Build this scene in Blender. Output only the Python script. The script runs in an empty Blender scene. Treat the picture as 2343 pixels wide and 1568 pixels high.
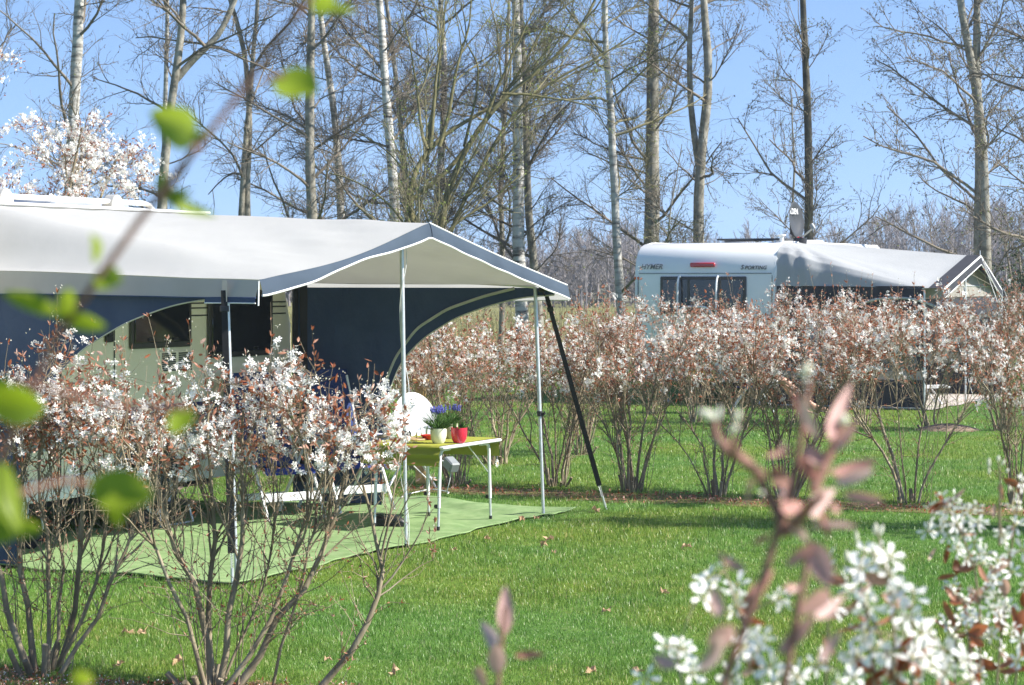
import bpy, math, random
import numpy as np
from mathutils import Vector, Matrix

PI = math.pi
rng = np.random.default_rng(7)
random.seed(7)
SC = bpy.context.scene
COL = SC.collection

# ------------------------------------------------------------------ camera model
CH, F, CX, HY = 2.0, 5000.0, 1171.0, 640.0      # eye height, focal length, image centre, horizon (in photo pixels at 2342 wide)
def W(x, y, Y):
    """photo pixel at depth Y -> world point"""
    return np.array([(x - CX) / F * Y, Y, CH - (y - HY) / F * Y])
def G(x, y):
    """photo pixel on the ground -> world point"""
    Y = F * CH / (y - HY)
    return np.array([(x - CX) / F * Y, Y, 0.0])

# ------------------------------------------------------------------ object helpers
def tag(o, label=None, cat=None, group=None, kind=None):
    if label: o['label'] = label
    if cat: o['category'] = cat
    if group: o['group'] = group
    if kind: o['kind'] = kind
    return o
def thing(name, label, cat, loc=(0, 0, 0), rz=0.0, group=None):
    o = bpy.data.objects.new(name, None)
    o.empty_display_size = 0.2
    COL.objects.link(o)
    o.location = loc
    o.rotation_euler = (0, 0, rz)
    return tag(o, label, cat, group)
def copy_tree(o, parent=None):
    c = o.copy(); COL.objects.link(c); c.parent = parent
    for ch in KIDS.get(o.name, []): copy_tree(ch, c)
    return c
KIDS = {}
def link(name, me, m, parent=None, smooth=False):
    o = bpy.data.objects.new(name, me)
    COL.objects.link(o)
    if m is not None:
        for mm in (m if isinstance(m, (list, tuple)) else [m]): me.materials.append(mm)
    if smooth:
        me.polygons.foreach_set('use_smooth', np.ones(len(me.polygons), dtype=bool))
    if parent is not None:
        o.parent = parent
        KIDS.setdefault(parent.name, []).append(o)
    return o
def np_mesh(name, V, faces):
    """faces: list of int arrays (n,3) or (n,4)"""
    me = bpy.data.meshes.new(name)
    V = np.asarray(V, dtype=np.float32)
    me.vertices.add(len(V)); me.vertices.foreach_set('co', V.ravel())
    fs = [np.asarray(f, dtype=np.int32) for f in faces if len(f)]
    nl = sum(f.size for f in fs); nf = sum(len(f) for f in fs)
    me.loops.add(nl); me.polygons.add(nf)
    me.loops.foreach_set('vertex_index', np.concatenate([f.ravel() for f in fs]))
    tot = np.concatenate([np.full(len(f), f.shape[1], dtype=np.int32) for f in fs])
    st = np.concatenate([[0], np.cumsum(tot)[:-1]]).astype(np.int32)
    me.polygons.foreach_set('loop_start', st)
    me.update(calc_edges=True)
    return me
def unit(v):
    v = np.asarray(v, float)
    return v / np.maximum(np.linalg.norm(v, axis=-1, keepdims=True), 1e-9)

class MB:
    """collects shapes into one mesh"""
    def __init__(self): self.v = []; self.f = []; self.n = 0
    def add(self, V, Fs):
        V = [tuple(map(float, p)) for p in V]
        for f in Fs: self.f.append(tuple(int(i) + self.n for i in f))
        self.v += V; self.n += len(V); return self
    def box(self, c, s, M=None, bev=0.0):
        x, y, z = s[0] / 2, s[1] / 2, s[2] / 2
        if bev <= 0:
            P = [(a * x, b * y, d * z) for d in (-1, 1) for b in (-1, 1) for a in (-1, 1)]
            Q = [(0, 2, 3, 1), (4, 5, 7, 6), (0, 1, 5, 4), (2, 6, 7, 3), (0, 4, 6, 2), (1, 3, 7, 5)]
        else:
            b = min(bev, x * .9, y * .9, z * .9)
            P = []; Q = []
            prof = [(-1, b), (-1, 0), (1, 0), (1, b)]
            rings = []
            for sz, ins in ((-z, b), (-z + b, 0), (z - b, 0), (z, b)):
                r = []
                X, Yy = x - ins, y - ins
                for px, py in ((X, Yy - b * (ins == 0)), (X - b * (ins == 0), Yy), (-X + b * (ins == 0), Yy), (-X, Yy - b * (ins == 0)),
                               (-X, -Yy + b * (ins == 0)), (-X + b * (ins == 0), -Yy), (X - b * (ins == 0), -Yy), (X, -Yy + b * (ins == 0))):
                    r.append(len(P)); P.append((px, py, sz))
                rings.append(r)
            for r0, r1 in zip(rings, rings[1:]):
                for i in range(8): Q.append((r0[i], r0[(i + 1) % 8], r1[(i + 1) % 8], r1[i]))
            Q.append(tuple(reversed(rings[0]))); Q.append(tuple(rings[-1]))
        P = np.array(P)
        if M is not None: P = P @ np.array(M).T
        return self.add(P + np.array(c), Q)
    def tube(self, pts, r, sides=8, cap=True):
        pts = np.array(pts, float); K = len(pts)
        r = np.full(K, r) if np.isscalar(r) else np.array(r)
        T = unit(np.gradient(pts, axis=0))
        ref = np.array([0, 0, 1.0]) if abs(T[0][2]) < .9 else np.array([1.0, 0, 0])
        V = []; Q = []
        A = unit(np.cross(T[0], ref))
        for k in range(K):
            A = unit(A - T[k] * np.dot(A, T[k])); B = np.cross(T[k], A)
            for i in range(sides):
                a = 2 * PI * i / sides
                V.append(pts[k] + r[k] * (math.cos(a) * A + math.sin(a) * B))
        for k in range(K - 1):
            for i in range(sides):
                j = (i + 1) % sides
                Q.append((k * sides + i, k * sides + j, (k + 1) * sides + j, (k + 1) * sides + i))
        if cap:
            Q.append(tuple(reversed(range(sides)))); Q.append(tuple((K - 1) * sides + i for i in range(sides)))
        return self.add(V, Q)
    def lathe(self, prof, c=(0, 0, 0), sides=24, M=None):
        V = []; Q = []
        for r, z in prof:
            for i in range(sides):
                a = 2 * PI * i / sides; V.append((r * math.cos(a), r * math.sin(a), z))
        for k in range(len(prof) - 1):
            for i in range(sides):
                j = (i + 1) % sides
                Q.append((k * sides + i, k * sides + j, (k + 1) * sides + j, (k + 1) * sides + i))
        if prof[0][0] > 1e-4: Q.append(tuple(reversed(range(sides))))
        if prof[-1][0] > 1e-4: Q.append(tuple((len(prof) - 1) * sides + i for i in range(sides)))
        V = np.array(V)
        if M is not None: V = V @ np.array(M).T
        return self.add(V + np.array(c), Q)
    def grid(self, Pg):
        """Pg (n,m,3) sheet"""
        n, m = Pg.shape[:2]
        Q = [(i * m + j, i * m + j + 1, (i + 1) * m + j + 1, (i + 1) * m + j) for i in range(n - 1) for j in range(m - 1)]
        return self.add(Pg.reshape(-1, 3), Q)
    def prism(self, poly, off):
        """polygon (list of 3D) extruded by vector off"""
        k = len(poly); p = np.array(poly, float); q = p + np.array(off)
        Q = [tuple(range(k)), tuple(reversed(range(k, 2 * k)))] + [(i, i + k, (i + 1) % k + k, (i + 1) % k) for i in range(k)]
        return self.add(np.vstack([p, q]), Q)
    def build(self, name, m, parent=None, smooth=False, bevel=0.0, angle=40):
        me = bpy.data.meshes.new(name)
        me.from_pydata(self.v, [], self.f); me.update()
        o = link(name, me, m, parent)
        import bmesh
        bm = bmesh.new(); bm.from_mesh(me); bmesh.ops.recalc_face_normals(bm, faces=bm.faces); bm.to_mesh(me); bm.free()
        if smooth:
            me.polygons.foreach_set('use_smooth', np.ones(len(me.polygons), dtype=bool))
            try: me.set_sharp_from_angle(angle=math.radians(angle))
            except Exception: pass
        if bevel:
            b = o.modifiers.new('bev', 'BEVEL'); b.width = bevel; b.segments = 2; b.limit_method = 'ANGLE'
        return o

# ------------------------------------------------------------------ materials
def nodes(name):
    m = bpy.data.materials.new(name); m.use_nodes = True
    nt = m.node_tree; nt.nodes.clear()
    out = nt.nodes.new('ShaderNodeOutputMaterial')
    return m, nt, out
def rgba(c): return (c[0], c[1], c[2], 1.0)
def ramp(nt, fac, stops):
    r = nt.nodes.new('ShaderNodeValToRGB')
    els = r.color_ramp.elements
    while len(els) < len(stops): els.new(0.5)
    for e, (p, c) in zip(els, stops): e.position = p; e.color = rgba(c)
    nt.links.new(fac, r.inputs[0]); return r.outputs[0]
def noise(nt, scale, detail=4, rough=.55, vec=None, stretch=None):
    n = nt.nodes.new('ShaderNodeTexNoise'); n.inputs['Scale'].default_value = scale
    n.inputs['Detail'].default_value = detail; n.inputs['Roughness'].default_value = rough
    tc = nt.nodes.new('ShaderNodeTexCoord'); src = tc.outputs['Object']
    if stretch:
        mp = nt.nodes.new('ShaderNodeMapping'); mp.inputs['Scale'].default_value = stretch
        nt.links.new(src, mp.inputs[0]); src = mp.outputs[0]
    nt.links.new(src, n.inputs['Vector']); return n.outputs['Fac']
def bump(nt, h, strength, dist):
    b = nt.nodes.new('ShaderNodeBump'); b.inputs['Strength'].default_value = strength; b.inputs['Distance'].default_value = dist
    nt.links.new(h, b.inputs['Height']); return b.outputs[0]
def surf(name, c, c2=None, rough=.6, scale=8, metal=0.0, spec=.5, bmp=0, bscale=60, bdist=.004, stretch=None, coat=0, detail=4, lo=.35, hi=.65):
    """plain surface: base colour with a little procedural variation"""
    m, nt, out = nodes(name)
    b = nt.nodes.new('ShaderNodeBsdfPrincipled'); nt.links.new(b.outputs[0], out.inputs[0])
    c2 = c2 or tuple(x * .82 for x in c)
    nt.links.new(ramp(nt, noise(nt, scale, detail, stretch=stretch), [(lo, c2), (hi, c)]), b.inputs['Base Color'])
    b.inputs['Roughness'].default_value = rough; b.inputs['Metallic'].default_value = metal
    b.inputs['Specular IOR Level'].default_value = spec; b.inputs['Coat Weight'].default_value = coat
    if bmp: nt.links.new(bump(nt, noise(nt, bscale, 3), bmp, bdist), b.inputs['Normal'])
    return m
def thin(name, stops, transl=.35, rough=.6, spec=.25, island=True, nscale=3.0, tcol=None, big=None, wrinkle=0):
    """leaf / petal / cloth: diffuse + translucent, colour picked per leaf"""
    m, nt, out = nodes(name)
    b = nt.nodes.new('ShaderNodeBsdfPrincipled'); b.inputs['Roughness'].default_value = rough
    b.inputs['Specular IOR Level'].default_value = spec
    t = nt.nodes.new('ShaderNodeBsdfTranslucent')
    mix = nt.nodes.new('ShaderNodeMixShader'); mix.inputs[0].default_value = transl
    if island:
        g = nt.nodes.new('ShaderNodeNewGeometry'); fac = g.outputs['Random Per Island']
    else: fac = noise(nt, nscale, 5)
    c = ramp(nt, fac, stops)
    if big:
        mx = nt.nodes.new('ShaderNodeMix'); mx.data_type = 'RGBA'
        nt.links.new(ramp(nt, noise(nt, big[0], 3), [(.42, (0, 0, 0)), (.6, (1, 1, 1))]), mx.inputs[0])
        nt.links.new(c, mx.inputs[6])
        h = nt.nodes.new('ShaderNodeMix'); h.data_type = 'RGBA'; h.blend_type = 'MULTIPLY'; h.inputs[0].default_value = 1
        nt.links.new(c, h.inputs[6]); h.inputs[7].default_value = rgba(big[1])
        nt.links.new(h.outputs[2], mx.inputs[7]); c = mx.outputs[2]
        h2 = nt.nodes.new('ShaderNodeMix'); h2.data_type = 'RGBA'; h2.blend_type = 'MULTIPLY'; h2.inputs[0].default_value = 1
        nt.links.new(c, h2.inputs[6]); nt.links.new(ramp(nt, noise(nt, 2.2, 4, .6), [(.36, (.72, .8, .7)), (.5, (1, 1, 1)), (.66, (1.18, 1.1, 1.05))]), h2.inputs[7]); c = h2.outputs[2]
    nt.links.new(c, b.inputs['Base Color']); nt.links.new(c, t.inputs['Color'])
    if wrinkle:
        nt.links.new(bump(nt, noise(nt, 3.2, 6, .5, stretch=(1.6, .7, 1)), wrinkle, .05), b.inputs['Normal'])
    nt.links.new(b.outputs[0], mix.inputs[1]); nt.links.new(t.outputs[0], mix.inputs[2])
    nt.links.new(mix.outputs[0], out.inputs[0]); return m
def glass(name, c=(1, 1, 1), rough=0.0):
    m, nt, out = nodes(name)
    b = nt.nodes.new('ShaderNodeBsdfGlass'); b.inputs['Color'].default_value = rgba(c); b.inputs['IOR'].default_value = 1.35
    b.inputs['Roughness'].default_value = rough
    nt.links.new(b.outputs[0], out.inputs[0]); return m

M = {}
M['alu'] = surf('brushed_aluminium', (.72, .73, .74), (.6, .61, .62), rough=.38, metal=.55, scale=20)
M['white_tube'] = surf('white_enamel', (.8, .8, .79), (.72, .72, .7), rough=.35, scale=10)
M['black_strap'] = surf('black_webbing', (.012, .012, .013), rough=.8, scale=40, bmp=.5, bscale=200)
M['black_plastic'] = surf('black_plastic', (.018, .018, .02), rough=.45)
M['canvas'] = thin('grey_canvas', [(.25, (.54, .535, .52)), (.75, (.575, .57, .555))], transl=.38, wrinkle=.12, island=False, nscale=2.6, rough=.8, spec=.1)
M['lining'] = thin('beige_lining', [(.3, (.66, .635, .57)), (.7, (.73, .7, .63))], transl=.62, island=False, nscale=2.0, rough=.85, spec=.1)
M['valance'] = thin('grey_valance', [(.3, (.42, .4, .36)), (.7, (.47, .45, .41))], transl=.15, island=False, rough=.85, spec=.1)
M['navy'] = thin('navy_canvas', [(.3, (.042, .066, .125)), (.7, (.056, .084, .15))], transl=.04, wrinkle=.5, island=False, rough=.85, spec=.15)
M['slate'] = thin('slate_blue_trim', [(.3, (.046, .064, .09)), (.7, (.06, .082, .11))], transl=.05, island=False, rough=.8, spec=.15)
M['piping'] = surf('white_piping', (.82, .82, .8), rough=.6)
M['piping_grey'] = surf('sand_piping', (.5, .5, .44), rough=.6)
M['cream_panel'] = surf('cream_caravan_panel', (.86, .79, .63), (.82, .75, .59), rough=.4, scale=3, bmp=.15, bscale=90, bdist=.002)
M['grey_panel'] = surf('grey_caravan_band', (.25, .27, .27), rough=.4, scale=3)
M['blue_band'] = surf('deep_blue_band', (.025, .03, .14), rough=.35)
M['white_gelcoat'] = surf('white_caravan_panel', (.8, .79, .76), (.75, .74, .71), rough=.28, scale=1.3, coat=.3)
M['white_plastic'] = surf('white_plastic', (.8, .8, .78), rough=.4)
M['grey_plastic'] = surf('warm_grey_plastic', (.5, .48, .43), rough=.5)
M['dark_glass'] = surf('tinted_acrylic', (.012, .013, .014), (.02, .021, .022), rough=.06, spec=.7, scale=2)
M['dark_rubber'] = surf('dark_rubber', (.02, .02, .02), rough=.75)
M['seal'] = surf('window_surround', (.055, .05, .045), (.04, .037, .033), rough=.5)
M['line_dark'] = surf('pinstripe', (.06, .06, .055), rough=.5)
M['carpet'] = thin('green_groundsheet', [(.3, (.16, .25, .1)), (.7, (.25, .34, .16))], transl=.0, island=False, nscale=9, rough=.95, spec=.05)
M['blue_cloth'] = surf('blue_padded_cloth', (.035, .055, .16), (.025, .04, .12), rough=.9, scale=30, bmp=.6, bscale=45, bdist=.01, spec=.2)
M['blue_seat'] = surf('royal_blue_seat', (.03, .05, .24), (.02, .035, .17), rough=.8, scale=25, spec=.2)
M['lavender'] = surf('lavender_towel', (.42, .42, .62), (.6, .6, .7), rough=.95, scale=40, spec=.1)
M['lime_cloth'] = surf('lime_tablecloth', (.31, .315, .05), (.27, .28, .042), rough=.85, scale=6, spec=.15, bmp=.3, bscale=120, bdist=.002)
M['cream_pot'] = surf('cream_glazed_pot', (.78, .77, .58), (.75, .74, .55), rough=.25, coat=.4)
M['beige_pot'] = surf('sand_glazed_pot', (.5, .48, .36), rough=.35)
M['red_pot'] = surf('red_glazed_pot', (.62, .03, .06), (.55, .02, .05), rough=.25, coat=.4)
M['red_bowl'] = surf('red_bowl', (.6, .03, .02), rough=.35)
M['wood'] = surf('pale_wood', (.5, .33, .17), (.38, .24, .12), rough=.6, scale=12, stretch=(1, 8, 8))
M['post_wood'] = surf('yellow_pine_post', (.52, .36, .14), (.4, .26, .1), rough=.8, scale=10, stretch=(6, 6, 1))
M['soil'] = surf('potting_soil', (.03, .02, .012), rough=1)
M['muscari_leaf'] = thin('bulb_leaf_green', [(0, (.05, .13, .025)), (1, (.1, .2, .04))], transl=.3)
M['muscari'] = thin('grape_hyacinth_blue', [(0, (.09, .1, .5)), (1, (.2, .2, .62))], transl=.1)
M['clear_glass'] = glass('clear_glass', (.97, .98, .97))
M['plate_yellow'] = surf('yellow_plate', (.75, .45, .02), rough=.4)
M['red_light'] = surf('red_lamp_lens', (.5, .012, .015), rough=.2, coat=.5)
M['amber'] = surf('amber_reflector', (.7, .12, .01), rough=.25)
M['text_grey'] = surf('grey_lettering', (.16, .17, .18), rough=.4)
M['text_dark'] = surf('dark_lettering', (.06, .065, .075), rough=.4)
M['text_white'] = surf('white_lettering', (.75, .75, .75), rough=.5)
M['text_black'] = surf('black_lettering', (.02, .02, .02), rough=.5)
M['dish_grey'] = surf('slate_dish', (.042, .046, .05), (.034, .037, .04), rough=.5, scale=4)
M['charcoal'] = thin('charcoal_canvas', [(.3, (.035, .036, .042)), (.7, (.05, .051, .058))], transl=.05, island=False, rough=.85, spec=.15)
M['awning_grey'] = thin('pale_grey_canvas', [(.3, (.37, .38, .38)), (.7, (.4, .41, .41))], transl=.15, wrinkle=.12, island=False, nscale=2, rough=.7, spec=.15)
M['taupe'] = thin('taupe_canvas', [(.3, (.3, .285, .255)), (.7, (.36, .34, .3))], transl=.2, island=False, rough=.85, spec=.1)
M['trim_dark'] = thin('graphite_trim', [(.3, (.04, .042, .05)), (.7, (.052, .054, .064))], transl=.05, island=False, rough=.8, spec=.15)
M['film'] = surf('clear_window_film', (.2, .22, .24), (.1, .11, .13), rough=.1, spec=.8, scale=3)
M['pink_mat'] = surf('pale_rose_groundsheet', (.52, .45, .42), (.45, .39, .36), rough=.95, scale=9)
M['skin'] = surf('skin', (.55, .3, .2), (.5, .26, .17), rough=.5, scale=20)
M['shirt'] = surf('white_patterned_shirt', (.8, .8, .84), (.28, .22, .5), rough=.9, scale=16, lo=.38, hi=.42)
M['shorts'] = surf('khaki_shorts', (.36, .31, .22), rough=.9, scale=20)
M['hair'] = surf('grey_hair', (.28, .26, .24), rough=.8, scale=60)
M['sandal'] = surf('dark_sandal', (.05, .035, .03), rough=.7)
def bark(name, stops, sc, stretch, bmp=.6):
    m, nt, out = nodes(name)
    b = nt.nodes.new('ShaderNodeBsdfPrincipled'); b.inputs['Roughness'].default_value = .9; b.inputs['Specular IOR Level'].default_value = .15
    n1 = noise(nt, sc, 6, .65, stretch=stretch)
    c = ramp(nt, n1, stops)
    nt.links.new(c, b.inputs['Base Color'])
    nt.links.new(bump(nt, n1, bmp, .02), b.inputs['Normal'])
    nt.links.new(b.outputs[0], out.inputs[0]); return m
M['bark_grey'] = bark('grey_bark', [(.3, (.1, .09, .07)), (.48, (.23, .215, .175)), (.62, (.34, .32, .27)), (.78, (.46, .45, .39))], 3.2, (2, 2, 1.6))
M['bark_dark'] = bark('dark_bark', [(.3, (.04, .036, .028)), (.55, (.1, .092, .07)), (.75, (.18, .17, .13))], 3.2, (2, 2, 1.6))
M['bark_birch'] = bark('white_birch_bark', [(.36, (.05, .045, .04)), (.44, (.3, .28, .25)), (.52, (.52, .5, .46)), (.8, (.64, .62, .58))], 2.6, (.9, .9, 5.0), .3)
M['bark_pale'] = bark('pale_grey_bark', [(.34, (.12, .11, .095)), (.46, (.32, .305, .27)), (.56, (.46, .445, .4)), (.8, (.56, .55, .5))], 2.4, (.8, .8, 4.5), .3)
M['bark_willow'] = bark('olive_willow_bark', [(.3, (.07, .065, .03)), (.55, (.17, .155, .075)), (.8, (.26, .23, .13))], 5, (2, 2, 1), .3)
M['twig'] = surf('brown_twig', (.23, .195, .15), (.14, .118, .09), rough=.85, scale=1.5, spec=.15)
M['twig_olive'] = surf('olive_twig', (.24, .215, .125), (.15, .135, .075), rough=.85, scale=1.5, spec=.15)
M['shrub_stem'] = bark('serviceberry_stem', [(.3, (.13, .1, .062)), (.55, (.29, .24, .16)), (.8, (.46, .4, .29))], 9, (1, 1, .35), .3)
M['bud_green'] = thin('fresh_green_bud', [(0, (.2, .26, .05)), (1, (.32, .38, .09))], transl=.4)
M['catkin'] = thin('brown_catkin', [(0, (.05, .042, .034)), (1, (.13, .11, .06))], transl=.1)
M['bronze'] = thin('bronze_young_leaf', [(0, (.24, .065, .025)), (.3, (.36, .12, .05)), (.6, (.45, .21, .13)), (1, (.56, .37, .29))], transl=.4, spec=.4, rough=.4)
M['petal'] = thin('white_petal', [(0, (.87, .83, .76)), (1, (.93, .92, .88))], transl=.27, spec=.15)
M['bud_cream'] = thin('cream_flower_bud', [(0, (.72, .7, .5)), (1, (.82, .8, .68))], transl=.25)
M['anther'] = thin('flower_centre', [(0, (.35, .38, .12)), (1, (.5, .42, .18))], transl=.1)
M['rose_leaf'] = thin('rose_brown_leaf', [(0, (.4, .17, .13)), (.5, (.54, .31, .27)), (1, (.64, .45, .41))], transl=.3, rough=.5, spec=.3)
M['rose_stem'] = bark('rose_brown_stem', [(.3, (.16, .08, .06)), (.6, (.3, .17, .13)), (.8, (.36, .24, .19))], 30, (1, 1, .4), .2)
M['red_leaf'] = thin('rust_red_leaf', [(0, (.32, .06, .03)), (1, (.42, .1, .05))], transl=.4, rough=.4)
M['lime_leaf'] = thin('lime_spring_leaf', [(0, (.2, .28, .015)), (1, (.3, .38, .035))], transl=.5, rough=.45, spec=.35)
M['grass'] = thin('lawn_blade', [(0, (.085, .2, .024)), (.55, (.125, .275, .04)), (.88, (.22, .36, .09)), (1, (.46, .47, .27))], transl=.3, rough=.4, spec=.42, big=(.45, (1.28, .99, .85)))
M['tallgrass'] = thin('rough_grass_blade', [(0, (.06, .14, .02)), (1, (.13, .24, .035))], transl=.35, rough=.5)
M['drygrass'] = thin('dry_meadow_grass', [(0, (.16, .16, .06)), (1, (.3, .27, .12))], transl=.25, rough=.8)
M['deadleaf'] = thin('dry_fallen_leaf', [(0, (.4, .24, .12)), (1, (.55, .38, .24))], transl=.2)
M['evergreen'] = thin('dark_evergreen_leaf', [(0, (.02, .045, .015)), (1, (.05, .085, .03))], transl=.2)
M['wood_far'] = surf('far_wood_twigs', (.27, .25, .25), (.2, .185, .185), rough=.95, scale=.08, spec=.05)

# ------------------------------------------------------------------ vectorised plants
def tubes(P, R, sides=3):
    N, K = P.shape[:2]
    T = unit(np.gradient(P, axis=1))
    ref = unit(rng.normal(size=(N, 1, 3)) * [1, 1, .2])
    A = unit(np.cross(T, ref + 0 * T)); B = np.cross(T, A)
    a = (np.arange(sides) * 2 * PI / sides)
    V = P[:, :, None, :] + R[:, :, None, None] * (np.cos(a)[None, None, :, None] * A[:, :, None, :] + np.sin(a)[None, None, :, None] * B[:, :, None, :])
    base = (np.arange(N) * K * sides)[:, None, None]
    k = np.arange(K - 1)[None, :, None] * sides; i = np.arange(sides)[None, None, :]; j = (i + 1) % sides
    Q = np.stack([base + k + i, base + k + j, base + k + sides + j, base + k + sides + i], -1).reshape(-1, 4)
    return V.reshape(-1, 3), Q
class NM:
    def __init__(self): self.V = []; self.F = []; self.n = 0
    def add(self, V, *Fs):
        for f in Fs: self.F.append(np.asarray(f) + self.n)
        self.V.append(V); self.n += len(V); return self
    def build(self, name, m, parent=None, smooth=True):
        q = [f for f in self.F if f.shape[1] == 4]; t = [f for f in self.F if f.shape[1] == 3]
        fs = ([np.vstack(q)] if q else []) + ([np.vstack(t)] if t else [])
        return link(name, np_mesh(name, np.vstack(self.V), fs), m, parent, smooth)
def resample(pts, K):
    pts = np.array(pts, float)
    d = np.r_[0, np.cumsum(np.linalg.norm(np.diff(pts, axis=0), axis=1))]
    s = np.linspace(0, d[-1], K)
    # smooth: interpolate then relax
    q = np.stack([np.interp(s, d, pts[:, i]) for i in range(3)], 1)
    for _ in range(2): q[1:-1] = .25 * q[:-2] + .5 * q[1:-1] + .25 * q[2:]
    return q
def grow(P, R, n, L, ang=(.6, 1.1), up=.0, K=5, wig=.12, fr=(.2, .97), rmax=.02, rmin=.003, taper=.35, keep=None, lenfall=.4, zmin=None):
    """n child branches on random parents; returns (n,K,3),(n,K)"""
    N, KP = P.shape[:2]
    ln = np.linalg.norm(np.diff(P, axis=1), axis=2).sum(1)
    idx = rng.choice(N, n, p=ln / ln.sum())
    f = rng.uniform(fr[0], fr[1], n)
    x = f * (KP - 1); k = np.minimum(x.astype(int), KP - 2); w = (x - k)[:, None]
    p0 = P[idx, k] * (1 - w) + P[idx, k + 1] * w
    r0 = R[idx, k] * (1 - w[:, 0]) + R[idx, k + 1] * w[:, 0]
    if zmin is not None:
        ok = p0[:, 2] > zmin; p0, r0, idx, k, f = p0[ok], r0[ok], idx[ok], k[ok], f[ok]; n = len(p0)
    T = unit(P[idx, k + 1] - P[idx, k])
    pr = unit(np.cross(T, rng.normal(size=(n, 3))))
    a = rng.uniform(ang[0], ang[1], n)[:, None]
    d = unit(np.cos(a) * T + np.sin(a) * pr + np.array([0, 0, up]))
    l = rng.uniform(L[0], L[1], n) * (1 - lenfall * f)
    Q = np.zeros((n, K, 3)); Q[:, 0] = p0
    for i in range(1, K):
        d = unit(d + rng.normal(size=(n, 3)) * wig + np.array([0, 0, up * .25]))
        Q[:, i] = Q[:, i - 1] + d * (l / (K - 1))[:, None]
    rs = np.clip(np.minimum(r0 * .75, l * .014), rmin, rmax)
    RR = rs[:, None] * np.linspace(1, taper, K)[None, :]
    return Q, np.maximum(RR, rmin * .8)
def leaves(p, d, l, w, fold=.25, nrm=None):
    """folded diamond leaves: p base (n,3), d direction, l,w sizes"""
    n = len(p); d = unit(d)
    nr = unit(np.cross(d, rng.normal(size=(n, 3)))) if nrm is None else unit(nrm)
    s = unit(np.cross(d, nr)); nr = np.cross(s, d)
    l = np.broadcast_to(l, n)[:, None]; w = np.broadcast_to(w, n)[:, None]
    m = p + d * l * .5 + nr * w * fold * -.4
    V = np.stack([p, p + d * l * .3 + s * w * .45 , p + d * l * .65 + s * w * .42, p + d * l - nr * l * .08, p + d * l * .65 - s * w * .42, p + d * l * .3 - s * w * .45, p + d * l * .5 - nr * w * fold], 1)
    b = (np.arange(n) * 7)[:, None]
    t = np.array([[0, 1, 6], [1, 2, 6], [2, 3, 6], [3, 4, 6], [4, 5, 6], [5, 0, 6]])
    return V.reshape(-1, 3), (b[:, None, :] + t[None]).reshape(-1, 3)
def small_leaves(p, d, l, w):
    n = len(p); d = unit(d); s = unit(np.cross(d, rng.normal(size=(n, 3)))); nr = np.cross(s, d)
    l = np.broadcast_to(l, n)[:, None]; w = np.broadcast_to(w, n)[:, None]
    V = np.stack([p, p + d * l * .45 + s * w * .5 + nr * w * .15, p + d * l, p + d * l * .45 - s * w * .5 + nr * w * .15], 1)
    b = (np.arange(n) * 4)[:, None, None]
    return V.reshape(-1, 3), (b + np.array([[0, 1, 2], [0, 2, 3]])[None]).reshape(-1, 3)
def flowers(c, nrm, size, pet=5, wid=.36, cup=.25):
    """star flowers: c centre (n,3), nrm facing, size petal length (n,)"""
    n = len(c); nrm = unit(nrm); a0 = unit(np.cross(nrm, rng.normal(size=(n, 3)))); b0 = np.cross(nrm, a0)
    size = np.broadcast_to(size, n)
    Vs = []; ph = rng.uniform(0, 6.28, n)
    cups = rng.uniform(cup - .25, cup + .35, n)[:, None]
    for k in range(pet):
        a = ph + k * 2 * PI / pet + rng.normal(size=n) * .12
        d = np.cos(a)[:, None] * a0 + np.sin(a)[:, None] * b0
        s = np.cross(nrm, d)
        L = (size * rng.uniform(.85, 1.15, n))[:, None]
        d2 = unit(d + nrm * cups)
        p = c + d * L * .08
        Vs.append(np.stack([p, p + d2 * L * .45 + s * L * wid * .42, p + d2 * L * .8 + s * L * wid * .45, p + d2 * L - nrm * L * .1, p + d2 * L * .8 - s * L * wid * .45, p + d2 * L * .45 - s * L * wid * .42], 1))
    V = np.stack(Vs, 1).reshape(-1, 3)
    b = (np.arange(n * pet) * 6)[:, None, None]
    Q = (b + np.array([[0, 1, 2, 3], [0, 3, 4, 5]])[None]).reshape(-1, 4)
    return V, Q
def blobs(c, d, l, w):
    """little spindle buds (6 faces)"""
    n = len(c); d = unit(d); s = unit(np.cross(d, rng.normal(size=(n, 3)))); t = np.cross(d, s)
    l = np.broadcast_to(l, n)[:, None]; w = np.broadcast_to(w, n)[:, None] * .5
    V = np.stack([c] + [c + d * l * .5 + w * (math.cos(q) * s + math.sin(q) * t) for q in (0, 2.09, 4.19)] + [c + d * l], 1)
    b = (np.arange(n) * 5)[:, None, None]
    t_ = np.array([[0, 1, 2], [0, 2, 3], [0, 3, 1], [4, 2, 1], [4, 3, 2], [4, 1, 3]])
    return V.reshape(-1, 3), (b + t_[None]).reshape(-1, 3)
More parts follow.
